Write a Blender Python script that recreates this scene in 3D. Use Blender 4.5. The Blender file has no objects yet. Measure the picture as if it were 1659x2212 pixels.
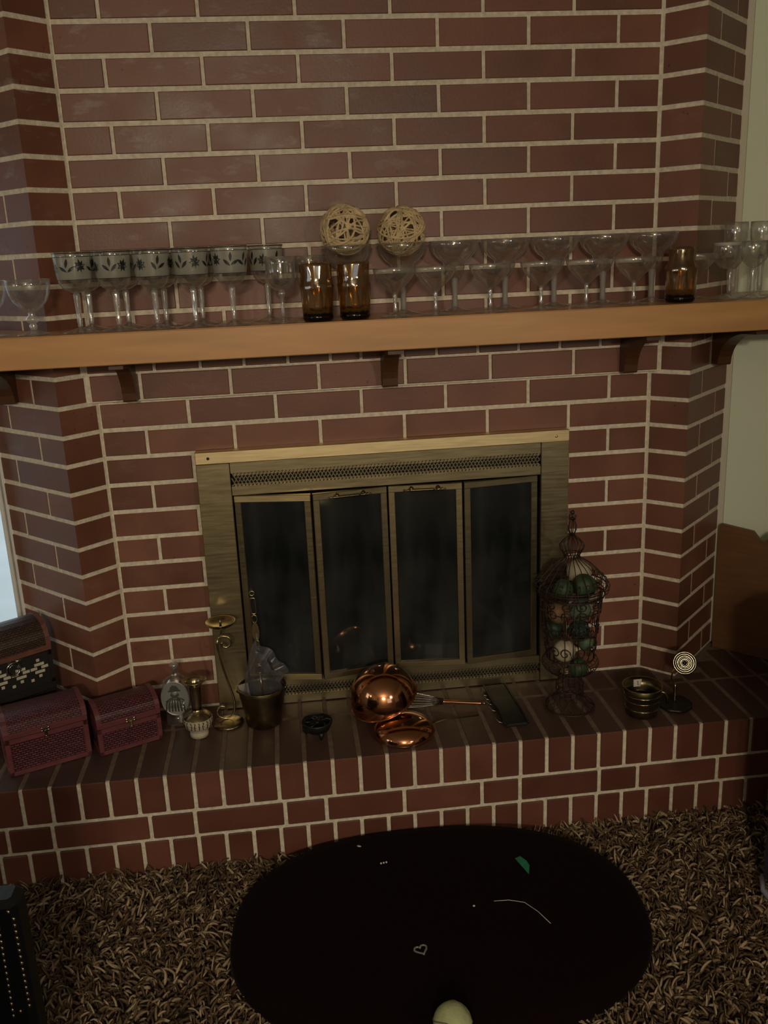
import bpy, bmesh, math, random
import numpy as np
from mathutils import Vector, Matrix
PI = math.pi
random.seed(7); RNG = np.random.RandomState(7)
SC = bpy.context.scene
COL = SC.collection

# ------------------------------------------------------------------ camera, world, lights, exposure
cam = bpy.data.cameras.new('camera'); camo = bpy.data.objects.new('camera', cam); COL.objects.link(camo)
CR = ((0.99241, -0.11581, -0.04145), (-0.07143, -0.26825, -0.9607), (0.10014, 0.95636, -0.27448))
camo.matrix_world = Matrix(((CR[0][0], -CR[1][0], -CR[2][0], -0.23303),
                            (CR[0][1], -CR[1][1], -CR[2][1], -2.14851),
                            (CR[0][2], -CR[1][2], -CR[2][2], 1.34979), (0, 0, 0, 1)))
cam.sensor_fit = 'HORIZONTAL'; cam.sensor_width = 36.0; cam.lens = 1965.8 / 1659 * 36.0
cam.clip_start = 0.02; cam.clip_end = 100
SC.camera = camo

SC.view_settings.view_transform = 'Standard'; SC.view_settings.look = 'None'
SC.view_settings.gamma = 1.0; SC.view_settings.use_curve_mapping = False
SC.view_settings.exposure = 0.08
SC.cycles.transparent_max_bounces = 32
SC.cycles.max_bounces = 8
SC.cycles.sample_clamp_indirect = 4.0

w = bpy.data.worlds.new('world'); SC.world = w; w.use_nodes = True
bg = w.node_tree.nodes['Background']; bg.inputs[0].default_value = (0.68, 0.76, 0.82, 1); bg.inputs[1].default_value = 1.1

def light(name, kind, loc, energy, color, aim=None, size=0.2, size_y=None, spot=None):
    L = bpy.data.lights.new(name, kind); L.energy = energy; L.color = color
    if kind == 'AREA':
        L.size = size
        if size_y: L.shape = 'RECTANGLE'; L.size_y = size_y
    else:
        L.shadow_soft_size = size
    if kind == 'SPOT': L.spot_size, L.spot_blend = spot
    o = bpy.data.objects.new(name, L); COL.objects.link(o); o.location = loc
    if aim is not None:
        o.rotation_euler = (Vector(aim) - Vector(loc)).to_track_quat('-Z', 'Y').to_euler()
    return o
# window daylight from the left wall, warm lamps behind the photographer
light('daylight_left', 'AREA', (-2.50, -1.32, 1.32), 0.5, (0.72, 0.84, 1.0), aim=(-0.6, -0.6, 0.1), size=0.6, size_y=0.6)
WARM = (1.0, 0.83, 0.62)
light('floor_lamp_light', 'SPOT', (0.95, -2.75, 1.50), 28, WARM, aim=(-0.28, 0, 0.55), size=0.06, spot=(math.radians(48), 0.85))
LAMPS = [((-0.57, -3.95, 1.82), 38, 0.05), ((-0.33, -4.02, 1.82), 30, 0.05), ((-0.45, -3.82, 1.82), 30, 0.05), ((-1.95, -1.55, 1.28), 3, 0.06)]

# ------------------------------------------------------------------ materials
def s2l(c):
    return tuple(((v / 255) / 12.92 if v / 255 <= 0.04045 else ((v / 255 + 0.055) / 1.055) ** 2.4) for v in c)
def newmat(name):
    m = bpy.data.materials.new(name); m.use_nodes = True
    nt = m.node_tree
    return m, nt, nt.nodes['Principled BSDF']
def mat(name, col, rough=0.5, metal=0.0, var=0.0, vscale=20.0, bump=0.0, bscale=60.0, coat=0.0, spec=0.5, rand=0.0, stretch=None):
    m, nt, b = newmat(name)
    N, Lk = nt.nodes, nt.links
    b.inputs['Roughness'].default_value = rough; b.inputs['Metallic'].default_value = metal
    b.inputs['Coat Weight'].default_value = coat; b.inputs['Specular IOR Level'].default_value = spec
    b.inputs['Base Color'].default_value = (*col, 1)
    tc = N.new('ShaderNodeTexCoord'); src = tc.outputs['Object']
    if stretch:
        mp = N.new('ShaderNodeMapping'); mp.inputs['Scale'].default_value = stretch
        Lk.new(src, mp.inputs[0]); src = mp.outputs[0]
    if var > 0 or rand > 0:
        n = N.new('ShaderNodeTexNoise'); n.inputs['Scale'].default_value = vscale; n.inputs['Detail'].default_value = 5
        Lk.new(src, n.inputs['Vector'])
        mr = N.new('ShaderNodeMapRange'); mr.inputs[1].default_value = 0.25; mr.inputs[2].default_value = 0.75
        mr.inputs[3].default_value = 1 - var; mr.inputs[4].default_value = 1 + var
        Lk.new(n.outputs[0], mr.inputs[0]); f = mr.outputs[0]
        if rand > 0:
            oi = N.new('ShaderNodeObjectInfo'); m2 = N.new('ShaderNodeMapRange')
            m2.inputs[3].default_value = 1 - rand; m2.inputs[4].default_value = 1 + rand
            Lk.new(oi.outputs['Random'], m2.inputs[0])
            mm = N.new('ShaderNodeMath'); mm.operation = 'MULTIPLY'; Lk.new(f, mm.inputs[0]); Lk.new(m2.outputs[0], mm.inputs[1]); f = mm.outputs[0]
        vm = N.new('ShaderNodeVectorMath'); vm.operation = 'SCALE'; vm.inputs[0].default_value = col
        Lk.new(f, vm.inputs['Scale']); Lk.new(vm.outputs[0], b.inputs['Base Color'])
    if bump > 0:
        n2 = N.new('ShaderNodeTexNoise'); n2.inputs['Scale'].default_value = bscale; n2.inputs['Detail'].default_value = 6
        Lk.new(src, n2.inputs['Vector'])
        bp = N.new('ShaderNodeBump'); bp.inputs['Strength'].default_value = bump; bp.inputs['Distance'].default_value = 0.002
        Lk.new(n2.outputs[0], bp.inputs['Height']); Lk.new(bp.outputs[0], b.inputs['Normal'])
    return m
M = {}
def brick_mat(name, col, smudge, soot_dark=0.0):
    m, nt, b = newmat(name); N, Lk = nt.nodes, nt.links
    geo = N.new('ShaderNodeNewGeometry'); oi = N.new('ShaderNodeObjectInfo')
    n = N.new('ShaderNodeTexNoise'); n.inputs['Scale'].default_value = 7; n.inputs['Detail'].default_value = 6
    Lk.new(geo.outputs['Position'], n.inputs['Vector'])
    r1 = N.new('ShaderNodeMapRange'); r1.inputs[3].default_value = 0.82; r1.inputs[4].default_value = 1.16
    Lk.new(oi.outputs['Random'], r1.inputs[0])
    r2 = N.new('ShaderNodeMapRange'); r2.inputs[1].default_value = .3; r2.inputs[2].default_value = .7; r2.inputs[3].default_value = 0.82; r2.inputs[4].default_value = 1.18
    Lk.new(n.outputs[0], r2.inputs[0])
    mm = N.new('ShaderNodeMath'); mm.operation = 'MULTIPLY'; Lk.new(r1.outputs[0], mm.inputs[0]); Lk.new(r2.outputs[0], mm.inputs[1])
    vm = N.new('ShaderNodeVectorMath'); vm.operation = 'SCALE'; vm.inputs[0].default_value = col; Lk.new(mm.outputs[0], vm.inputs['Scale'])
    # chalky scuffs, dark specks
    n3 = N.new('ShaderNodeTexNoise'); n3.inputs['Scale'].default_value = 9; n3.inputs['Detail'].default_value = 8; n3.inputs['Roughness'].default_value = 0.65
    mp = N.new('ShaderNodeMapping'); mp.inputs['Scale'].default_value = (1, 1, 2.4); mp.inputs['Rotation'].default_value = (0, 0.3, 0)
    Lk.new(geo.outputs['Position'], mp.inputs[0]); Lk.new(mp.outputs[0], n3.inputs['Vector'])
    r3 = N.new('ShaderNodeMapRange'); r3.inputs[1].default_value = 0.56; r3.inputs[2].default_value = 0.74; r3.inputs[4].default_value = smudge
    Lk.new(n3.outputs[0], r3.inputs[0])
    # chalk handling marks sit mostly on the upper left bricks
    sx = N.new('ShaderNodeSeparateXYZ'); Lk.new(geo.outputs['Position'], sx.inputs[0])
    ma = N.new('ShaderNodeMapRange'); ma.inputs[1].default_value = .15; ma.inputs[2].default_value = -.15; ma.inputs[3].default_value = .2; ma.inputs[4].default_value = 1; Lk.new(sx.outputs['X'], ma.inputs[0])
    mb_ = N.new('ShaderNodeMapRange'); mb_.inputs[1].default_value = 1.35; mb_.inputs[2].default_value = 1.5; mb_.inputs[3].default_value = .2; mb_.inputs[4].default_value = 1; Lk.new(sx.outputs['Z'], mb_.inputs[0])
    mc_ = N.new('ShaderNodeMath'); mc_.operation = 'MULTIPLY'; Lk.new(ma.outputs[0], mc_.inputs[0]); Lk.new(mb_.outputs[0], mc_.inputs[1])
    md_ = N.new('ShaderNodeMath'); md_.operation = 'MULTIPLY'; Lk.new(r3.outputs[0], md_.inputs[0]); Lk.new(mc_.outputs[0], md_.inputs[1])
    mx = N.new('ShaderNodeMix'); mx.data_type = 'RGBA'; Lk.new(md_.outputs[0], mx.inputs[0]); Lk.new(vm.outputs[0], mx.inputs[6]); mx.inputs[7].default_value = (0.42, 0.36, 0.33, 1)
    n4 = N.new('ShaderNodeTexNoise'); n4.inputs['Scale'].default_value = 60; Lk.new(geo.outputs['Position'], n4.inputs['Vector'])
    r4 = N.new('ShaderNodeMapRange'); r4.inputs[1].default_value = 0.72; r4.inputs[2].default_value = 0.76; r4.inputs[4].default_value = 0.6
    Lk.new(n4.outputs[0], r4.inputs[0])
    mx2 = N.new('ShaderNodeMix'); mx2.data_type = 'RGBA'; Lk.new(r4.outputs[0], mx2.inputs[0]); Lk.new(mx.outputs[2], mx2.inputs[6]); mx2.inputs[7].default_value = (0.03, 0.012, 0.009, 1)
    topf = mx2.outputs[2]
    if soot_dark > 0:                                       # darker grey-brown on the upward faces of the hearth bricks
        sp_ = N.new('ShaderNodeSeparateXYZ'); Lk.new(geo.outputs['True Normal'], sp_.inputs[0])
        r7 = N.new('ShaderNodeMapRange'); r7.inputs[1].default_value = .5; r7.inputs[2].default_value = .9; r7.inputs[4].default_value = soot_dark; Lk.new(sp_.outputs['Z'], r7.inputs[0])
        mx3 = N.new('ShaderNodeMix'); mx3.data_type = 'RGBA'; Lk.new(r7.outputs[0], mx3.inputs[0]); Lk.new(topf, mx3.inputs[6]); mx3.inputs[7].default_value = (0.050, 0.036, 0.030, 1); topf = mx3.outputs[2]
    Lk.new(topf, b.inputs['Base Color'])
    r5 = N.new('ShaderNodeMapRange'); r5.inputs[1].default_value = .3; r5.inputs[2].default_value = .7; r5.inputs[3].default_value = 0.36; r5.inputs[4].default_value = 0.55
    Lk.new(n.outputs[0], r5.inputs[0]); Lk.new(r5.outputs[0], b.inputs['Roughness'])
    b.inputs['Specular IOR Level'].default_value = 0.55
    n6 = N.new('ShaderNodeTexNoise'); n6.inputs['Scale'].default_value = 160; n6.inputs['Detail'].default_value = 4; Lk.new(geo.outputs['Position'], n6.inputs['Vector'])
    bp = N.new('ShaderNodeBump'); bp.inputs['Strength'].default_value = 0.25; bp.inputs['Distance'].default_value = 0.001
    Lk.new(n6.outputs[0], bp.inputs['Height']); Lk.new(bp.outputs[0], b.inputs['Normal'])
    return m
M['brick'] = brick_mat('brick', (0.190, 0.077, 0.047), 0.65)
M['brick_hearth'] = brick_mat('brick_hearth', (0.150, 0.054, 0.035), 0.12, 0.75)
M['mortar'] = mat('mortar', (0.76, 0.70, 0.56), 0.95, var=0.22, vscale=90, bump=1.0, bscale=220)
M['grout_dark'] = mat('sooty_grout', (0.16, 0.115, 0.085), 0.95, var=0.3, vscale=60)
M['oak'] = mat('mantel_wood', (0.56, 0.30, 0.118), 0.38, var=0.16, vscale=5, bump=0.05, bscale=30, stretch=(0.9, 9, 7), coat=0.25)
M['bracket'] = mat('bracket_wood', (0.085, 0.034, 0.012), 0.45, var=0.2, vscale=10, stretch=(8, 2, 2))
def thin_glass(name, tint, edge, gloss=0.06, rough=0.02, frost=0.0, fcol=(0.6, 0.6, 0.58), edge_sheen=0.0):
    m = bpy.data.materials.new(name); m.use_nodes = True; nt = m.node_tree; N, Lk = nt.nodes, nt.links
    N.remove(N['Principled BSDF']); out = N['Material Output']
    lw = N.new('ShaderNodeLayerWeight'); lw.inputs[0].default_value = 0.5
    pw = N.new('ShaderNodeMath'); pw.operation = 'POWER'; pw.inputs[1].default_value = 4.0; Lk.new(lw.outputs['Facing'], pw.inputs[0])
    mc = N.new('ShaderNodeMix'); mc.data_type = 'RGBA'; Lk.new(pw.outputs[0], mc.inputs[0])
    mc.inputs[6].default_value = (*tint, 1); mc.inputs[7].default_value = (*edge, 1)
    tr = N.new('ShaderNodeBsdfTransparent'); Lk.new(mc.outputs[2], tr.inputs[0])
    gl = N.new('ShaderNodeBsdfGlossy'); gl.inputs['Roughness'].default_value = rough; gl.inputs[0].default_value = (1, 1, 1, 1)
    fr = N.new('ShaderNodeMath'); fr.operation = 'POWER'; fr.inputs[1].default_value = 5.0; Lk.new(lw.outputs['Facing'], fr.inputs[0])
    ad = N.new('ShaderNodeMath'); ad.operation = 'MULTIPLY_ADD'; ad.inputs[1].default_value = 0.75; ad.inputs[2].default_value = 0.04 + gloss * .25; ad.use_clamp = True
    Lk.new(fr.outputs[0], ad.inputs[0])
    mx = N.new('ShaderNodeMixShader'); Lk.new(ad.outputs[0], mx.inputs[0]); Lk.new(tr.outputs[0], mx.inputs[1]); Lk.new(gl.outputs[0], mx.inputs[2])
    last = mx.outputs[0]
    if frost > 0:
        df = N.new('ShaderNodeBsdfDiffuse'); df.inputs[0].default_value = (*fcol, 1)
        tl = N.new('ShaderNodeBsdfTranslucent'); tl.inputs[0].default_value = (*fcol, 1)
        m1 = N.new('ShaderNodeMixShader'); m1.inputs[0].default_value = 0.4; Lk.new(df.outputs[0], m1.inputs[1]); Lk.new(tl.outputs[0], m1.inputs[2])
        m2 = N.new('ShaderNodeMixShader'); m2.inputs[0].default_value = frost
        ef = N.new('ShaderNodeMath'); ef.operation = 'MULTIPLY_ADD'; ef.inputs[1].default_value = edge_sheen; ef.inputs[2].default_value = frost; ef.use_clamp = True; Lk.new(pw.outputs[0], ef.inputs[0]); Lk.new(ef.outputs[0], m2.inputs[0]); Lk.new(last, m2.inputs[1]); Lk.new(m1.outputs[0], m2.inputs[2]); last = m2.outputs[0]  # pale grazing edges painted in place of bright rim reflections on clear glass
    Lk.new(last, out.inputs[0])
    return m
M['glass'] = thin_glass('clear_glass', (0.97, 0.975, 0.97), (0.62, 0.64, 0.63), rough=0.045, gloss=0.45, frost=0.02, fcol=(0.8, 0.8, 0.78), edge_sheen=0.35)
M['glass_thick'] = thin_glass('thick_clear_glass', (0.93, 0.94, 0.93), (0.5, 0.52, 0.51), gloss=1.2, rough=0.07, frost=0.20, fcol=(0.75, 0.75, 0.72), edge_sheen=0.35)
M['frosted'] = thin_glass('frosted_glass_band', (0.85, 0.88, 0.85), (0.5, 0.5, 0.5), gloss=0.02, rough=0.3, frost=0.44, fcol=(0.62, 0.62, 0.54))
M['frost_stem'] = thin_glass('frosted_glass_stem', (0.8, 0.8, 0.8), (0.6, 0.6, 0.6), gloss=0.02, rough=0.35, frost=0.72, fcol=(0.50, 0.48, 0.45))
M['amber'] = thin_glass('amber_glass', (0.72, 0.54, 0.17), (0.16, 0.09, 0.01), gloss=0.6, rough=0.09, frost=0.05, fcol=(0.6, 0.36, 0.04))
M['amber_base'] = thin_glass('dark_amber_glass', (0.16, 0.05, 0.01), (0.02, 0.006, 0.003), gloss=0.05, rough=0.03)
M['leaf_print'] = mat('leaf_print', (0.035, 0.04, 0.035), 0.35, metal=0.6)
M['smoked'] = thin_glass('smoked_glass', (0.20, 0.21, 0.20), (0.06, 0.06, 0.06), gloss=0.03, rough=0.06, frost=0.30, fcol=(0.085, 0.10, 0.09))
M['window_glass'] = thin_glass('window_glass', (0.95, 0.97, 0.98), (0.8, 0.85, 0.85), gloss=0.0)
M['plastic_bag'] = thin_glass('clear_plastic', (0.86, 0.86, 0.90), (0.5, 0.5, 0.55), gloss=0.3, rough=0.12, frost=0.07, fcol=(0.75, 0.75, 0.82), edge_sheen=0.4)
def brushed(name, col, rough, sx):
    m, nt, b = newmat(name); N, Lk = nt.nodes, nt.links
    b.inputs['Metallic'].default_value = 1.0
    tc = N.new('ShaderNodeTexCoord'); mp = N.new('ShaderNodeMapping'); mp.inputs['Scale'].default_value = sx
    n = N.new('ShaderNodeTexNoise'); n.inputs['Scale'].default_value = 18; n.inputs['Detail'].default_value = 6
    Lk.new(tc.outputs['Object'], mp.inputs[0]); Lk.new(mp.outputs[0], n.inputs['Vector'])
    r = N.new('ShaderNodeMapRange'); r.inputs[3].default_value = rough - .08; r.inputs[4].default_value = rough + .1
    Lk.new(n.outputs[0], r.inputs[0]); Lk.new(r.outputs[0], b.inputs['Roughness'])
    r2 = N.new('ShaderNodeMapRange'); r2.inputs[3].default_value = 0.8; r2.inputs[4].default_value = 1.15; Lk.new(n.outputs[0], r2.inputs[0])
    vm = N.new('ShaderNodeVectorMath'); vm.operation = 'SCALE'; vm.inputs[0].default_value = col; Lk.new(r2.outputs[0], vm.inputs['Scale']); Lk.new(vm.outputs[0], b.inputs['Base Color'])
    bp = N.new('ShaderNodeBump'); bp.inputs['Strength'].default_value = 0.08; bp.inputs['Distance'].default_value = 0.001; Lk.new(n.outputs[0], bp.inputs['Height']); Lk.new(bp.outputs[0], b.inputs['Normal'])
    return m
M['screen_brass'] = brushed('antique_brass', (0.40, 0.345, 0.21), 0.36, (1, 1, 12))
M['screen_bright'] = brushed('lit_brass', (0.85, 0.70, 0.40), 0.42, (1, 1, 14))  # brighter brass with the lamp reflection put into its colour
M['brass'] = mat('brass', (0.50, 0.425, 0.26), 0.24, metal=1, var=0.15, vscale=30)
M['disc_brass'] = mat('dull_reflector_brass', (0.17, 0.155, 0.11), 0.14, metal=1)
M['brass_old'] = mat('tarnished_brass', (0.22, 0.18, 0.10), 0.34, metal=1, var=0.35, vscale=25, bump=0.2)
M['copper'] = mat('copper', (0.80, 0.38, 0.20), 0.10, metal=1, var=0.05, vscale=8)
M['steel'] = mat('steel', (0.42, 0.40, 0.37), 0.22, metal=1)
M['iron'] = mat('cast_iron', (0.008, 0.008, 0.008), 0.45, bump=0.4, bscale=180)
M['wire'] = mat('rusty_wire', (0.045, 0.026, 0.020), 0.5, metal=0.4, var=0.3, vscale=60)
M['soot_dark'] = mat('soot_dark', (0.012, 0.012, 0.011), 0.9, var=0.4, vscale=12)
M['rattan'] = None
def weave_mat(name, c1, c2, sc):
    m, nt, b = newmat(name); N, Lk = nt.nodes, nt.links
    tc = N.new('ShaderNodeTexCoord'); mp = N.new('ShaderNodeMapping'); mp.inputs['Scale'].default_value = (sc, sc, sc)
    Lk.new(tc.outputs['UV'], mp.inputs[0])
    br = N.new('ShaderNodeTexBrick'); br.inputs['Scale'].default_value = 1.0; br.inputs['Mortar Size'].default_value = 0.09; br.inputs['Brick Width'].default_value = 1.0; br.inputs['Row Height'].default_value = 0.5
    br.inputs['Color1'].default_value = (*c1, 1); br.inputs['Color2'].default_value = (c1[0] * .6, c1[1] * .6, c1[2] * .6, 1); br.inputs['Mortar'].default_value = (*c2, 1); br.inputs['Mortar Smooth'].default_value = 0.3
    Lk.new(mp.outputs[0], br.inputs['Vector']); Lk.new(br.outputs[0], b.inputs['Base Color'])
    bp = N.new('ShaderNodeBump'); bp.invert = True; bp.inputs['Strength'].default_value = 0.9; bp.inputs['Distance'].default_value = 0.0025
    Lk.new(br.outputs['Fac'], bp.inputs['Height']); Lk.new(bp.outputs[0], b.inputs['Normal'])
    b.inputs['Roughness'].default_value = 0.42
    return m
M['rattan'] = weave_mat('burgundy_rattan', (0.19, 0.055, 0.072), (0.008, 0.003, 0.004), 92.0)
M['rattan_wood'] = mat('burgundy_wood', (0.15, 0.045, 0.050), 0.36, var=0.25, vscale=25, stretch=(1, 6, 6))
M['old_rattan'] = weave_mat('brown_rattan', (0.085, 0.045, 0.032), (0.012, 0.007, 0.006), 95.0)
M['old_wood'] = mat('dark_chest_wood', (0.15, 0.06, 0.04), 0.5, var=0.35, vscale=30, stretch=(1, 5, 5))
M['black_wood'] = mat('black_wood', (0.015, 0.013, 0.013), 0.5)
M['shell'] = mat('pale_strip', (0.55, 0.52, 0.42), 0.4, var=0.2, vscale=80)
sg_ = M['smoked'].node_tree                          # uneven reflected haze painted into the door glass colour
for nd in sg_.nodes:
    if nd.type == 'BSDF_DIFFUSE':
        tcc = sg_.nodes.new('ShaderNodeTexCoord'); nn = sg_.nodes.new('ShaderNodeTexNoise'); nn.inputs['Scale'].default_value = 7; nn.inputs['Detail'].default_value = 7
        mpp = sg_.nodes.new('ShaderNodeMapping'); mpp.inputs['Scale'].default_value = (2.0, 1, .7); sg_.links.new(tcc.outputs['Object'], mpp.inputs[0]); sg_.links.new(mpp.outputs[0], nn.inputs['Vector'])
        rr_ = sg_.nodes.new('ShaderNodeValToRGB'); rr_.color_ramp.elements[0].position = .35; rr_.color_ramp.elements[1].position = .72
        rr_.color_ramp.elements[0].color = (0.05, 0.06, 0.058, 1); rr_.color_ramp.elements[1].color = (0.21, 0.23, 0.23, 1)
        sg_.links.new(nn.outputs[0], rr_.inputs[0]); sg_.links.new(rr_.outputs[0], nd.inputs[0])
M['velvet'] = mat('maroon_velvet', (0.0065, 0.0016, 0.0016), 0.95, spec=0.1)
M['velvet'].node_tree.nodes['Principled BSDF'].inputs['Sheen Weight'].default_value = 0.015
M['wall'] = mat('green_wall_paint', (0.80, 0.88, 0.70), 0.8, bump=0.1, bscale=90)
M['room_wall'] = mat('room_wall_paint', (0.22, 0.20, 0.15), 0.85)
M['ceiling'] = mat('ceiling_paint', (0.35, 0.33, 0.28), 0.9)
M['trim'] = mat('cream_trim', (0.70, 0.66, 0.54), 0.5)
M['trim_white'] = mat('white_trim', (0.70, 0.72, 0.70), 0.5)
M['patio'] = mat('pale_patio', (0.72, 0.76, 0.74), 0.9, var=0.1, vscale=2)
M['grass'] = mat('lawn', (0.42, 0.50, 0.28), 0.9, var=0.3, vscale=3)
M['cabinet'] = mat('brown_cabinet_wood', (0.16, 0.075, 0.03), 0.5, var=0.2, vscale=9, stretch=(1, 1, 8))
M['carpet_base'] = mat('carpet_backing', (0.085, 0.056, 0.032), 0.95, var=0.4, vscale=70, bump=1, bscale=140)
M['leather'] = mat('navy_leather', (0.010, 0.012, 0.017), 0.5, bump=0.3, bscale=140)
M['nail'] = mat('nailhead_brass', (0.85, 0.75, 0.55), 0.16, metal=1)
M['purple'] = mat('dark_purple_fabric', (0.030, 0.020, 0.045), 0.85, var=0.3, vscale=60)
M['piping'] = mat('pale_blue_piping', (0.35, 0.37, 0.5), 0.6)
M['paper'] = mat('paper', (0.62, 0.60, 0.52), 0.8)
M['card'] = mat('grey_card', (0.30, 0.29, 0.25), 0.8)
M['pewter'] = mat('pewter', (0.62, 0.64, 0.62), 0.34, metal=0.75)
M['pewter_dark'] = mat('pewter_dark', (0.07, 0.07, 0.06), 0.5)
M['enamel'] = mat('cream_enamel', (0.50, 0.45, 0.33), 0.35, var=0.1)
M['enamel_dark'] = mat('enamel_figures', (0.05, 0.03, 0.025), 0.4)
M['rope'] = mat('seagrass_rope', (0.60, 0.47, 0.27), 0.75, var=0.35, vscale=60, bump=0.4, bscale=300)
M['green_leaf'] = mat('green_leaf', (0.033, 0.062, 0.028), 0.6, var=0.45, vscale=45, bump=0.6, bscale=60)
M['green_pale'] = mat('pale_green_bark', (0.085, 0.13, 0.080), 0.6, var=0.4, vscale=40, bump=0.5)
M['green_vine'] = mat('dark_green_vine', (0.015, 0.035, 0.022), 0.6, var=0.3)
M['cream_ball'] = mat('cream_pod', (0.44, 0.39, 0.28), 0.7, var=0.2, vscale=50, bump=0.5, bscale=80)
M['brown_ball'] = mat('brown_fibre', (0.17, 0.10, 0.05), 0.8, var=0.3, vscale=20, bump=0.8, bscale=60, stretch=(1, 8, 1))
M['tennis'] = mat('faded_tennis_felt', (0.42, 0.47, 0.24), 0.95, var=0.15, vscale=60, bump=0.6, bscale=200)
M['tennis_seam'] = mat('tennis_seam', (0.16, 0.17, 0.10), 0.9)
M['rubber_white'] = mat('white_bit', (0.75, 0.75, 0.72), 0.4)
M['green_bit'] = mat('green_foil', (0.02, 0.22, 0.12), 0.5)
def emis(name, col, st):
    m = bpy.data.materials.new(name); m.use_nodes = True; nt = m.node_tree
    e = nt.nodes.new('ShaderNodeEmission'); e.inputs[0].default_value = (*col, 1); e.inputs[1].default_value = st
    nt.links.new(e.outputs[0], nt.nodes['Material Output'].inputs[0]); return m
M['shade'] = mat('lamp_shade_cloth', (0.6, 0.5, 0.35), 0.8)

# ------------------------------------------------------------------ mesh helpers
class MB:
    def __init__(s): s.v = []; s.f = []; s.sm = []; s.uv = None
    def add(s, vs, fs, smooth=False):
        o = len(s.v); s.v += [tuple(p) for p in vs]; s.f += [tuple(i + o for i in f) for f in fs]; s.sm += [smooth] * len(fs); return s
    def box(s, x0, x1, y0, y1, z0, z1, mtx=None):
        vs = [Vector((x, y, z)) for z in (z0, z1) for y in (y0, y1) for x in (x0, x1)]
        if mtx is not None: vs = [mtx @ v for v in vs]
        return s.add(vs, [(0, 2, 3, 1), (4, 5, 7, 6), (0, 1, 5, 4), (2, 6, 7, 3), (0, 4, 6, 2), (1, 3, 7, 5)])
    def cbox(s, x0, x1, y0, y1, z0, z1, c, mtx=None):
        """box chamfered along all edges (octagonal section in z, inset caps)"""
        def ring(z, k):
            return [(x0 + k, y0), (x1 - k, y0), (x1, y0 + k), (x1, y1 - k), (x1 - k, y1), (x0 + k, y1), (x0, y1 - k), (x0, y0 + k)], z
        def ins(z, k):
            return [(x0 + k + c * .5, y0 + k), (x1 - k - c * .5, y0 + k), (x1 - k, y0 + k + c * .5), (x1 - k, y1 - k - c * .5), (x1 - k - c * .5, y1 - k), (x0 + k + c * .5, y1 - k), (x0 + k, y1 - k - c * .5), (x0 + k, y0 + k + c * .5)], z
        rs = [ins(z0, c), ring(z0 + c, c), ring(z1 - c, c), ins(z1, c)]
        vs = [Vector((x, y, z)) for pts, z in rs for x, y in pts]
        if mtx is not None: vs = [mtx @ v for v in vs]
        fs = [tuple(range(7, -1, -1)), tuple(range(24, 32))]
        for r in range(3):
            for i in range(8):
                j = (i + 1) % 8; fs.append((r * 8 + i, r * 8 + j, r * 8 + 8 + j, r * 8 + 8 + i))
        return s.add(vs, fs)
    def prism(s, poly, z0, z1, mtx=None):
        n = len(poly); a = sum(poly[i][0] * poly[(i + 1) % n][1] - poly[(i + 1) % n][0] * poly[i][1] for i in range(n))
        if a < 0: poly = poly[::-1]
        vs = [Vector((x, y, z0)) for x, y in poly] + [Vector((x, y, z1)) for x, y in poly]
        if mtx is not None: vs = [mtx @ v for v in vs]
        return s.add(vs, [tuple(range(n - 1, -1, -1)), tuple(range(n, 2 * n))] + [(i, (i + 1) % n, n + (i + 1) % n, n + i) for i in range(n)])
    def lathe(s, prof, segs=32, mtx=None, mod=None, smooth=True, cap=True):
        vs = []; fs = []
        for r, z in prof:
            for i in range(segs):
                a = 2 * PI * i / segs; rr = r * (mod(a, z) if mod else 1)
                vs.append(Vector((rr * math.cos(a), rr * math.sin(a), z)))
        n = len(prof)
        for k in range(n - 1):
            for i in range(segs):
                j = (i + 1) % segs; fs.append((k * segs + i, k * segs + j, (k + 1) * segs + j, (k + 1) * segs + i))
        if cap:
            if prof[0][0] > 1e-6: fs.append(tuple(range(segs - 1, -1, -1)))
            if prof[-1][0] > 1e-6: fs.append(tuple((n - 1) * segs + i for i in range(segs)))
        if mtx is not None: vs = [mtx @ v for v in vs]
        return s.add(vs, fs, smooth)
    def tube(s, pts, r, sides=6, closed=False, caps=True, flat=None):
        P = [Vector(p) for p in pts]; n = len(P)
        if n < 2: return s
        T = []
        for i in range(n):
            if closed: t = P[(i + 1) % n] - P[i - 1]
            else: t = P[min(i + 1, n - 1)] - P[max(i - 1, 0)]
            T.append(t.normalized() if t.length > 1e-9 else Vector((0, 0, 1)))
        up = Vector((0, 0, 1)) if abs(T[0].z) < 0.9 else Vector((1, 0, 0))
        nrm = (up - T[0] * up.dot(T[0])).normalized(); vs = []; fs = []
        for i in range(n):
            nrm = nrm - T[i] * nrm.dot(T[i])
            nrm = nrm.normalized() if nrm.length > 1e-6 else T[i].orthogonal().normalized()
            b = T[i].cross(nrm); rr = r[i] if hasattr(r, '__len__') else r
            for k in range(sides):
                a = 2 * PI * k / sides
                if flat: vs.append(P[i] + Vector(flat[0]) * (math.cos(a) * flat[1]) + T[i].cross(Vector(flat[0])).normalized() * (math.sin(a) * rr))
                else: vs.append(P[i] + nrm * (math.cos(a) * rr) + b * (math.sin(a) * rr))
        m = n if closed else n - 1
        for i in range(m):
            j = (i + 1) % n
            for k in range(sides):
                l = (k + 1) % sides; fs.append((i * sides + k, i * sides + l, j * sides + l, j * sides + k))
        if caps and not closed:
            fs.append(tuple(range(sides - 1, -1, -1))); fs.append(tuple((n - 1) * sides + k for k in range(sides)))
        return s.add(vs, fs, True)
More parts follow.
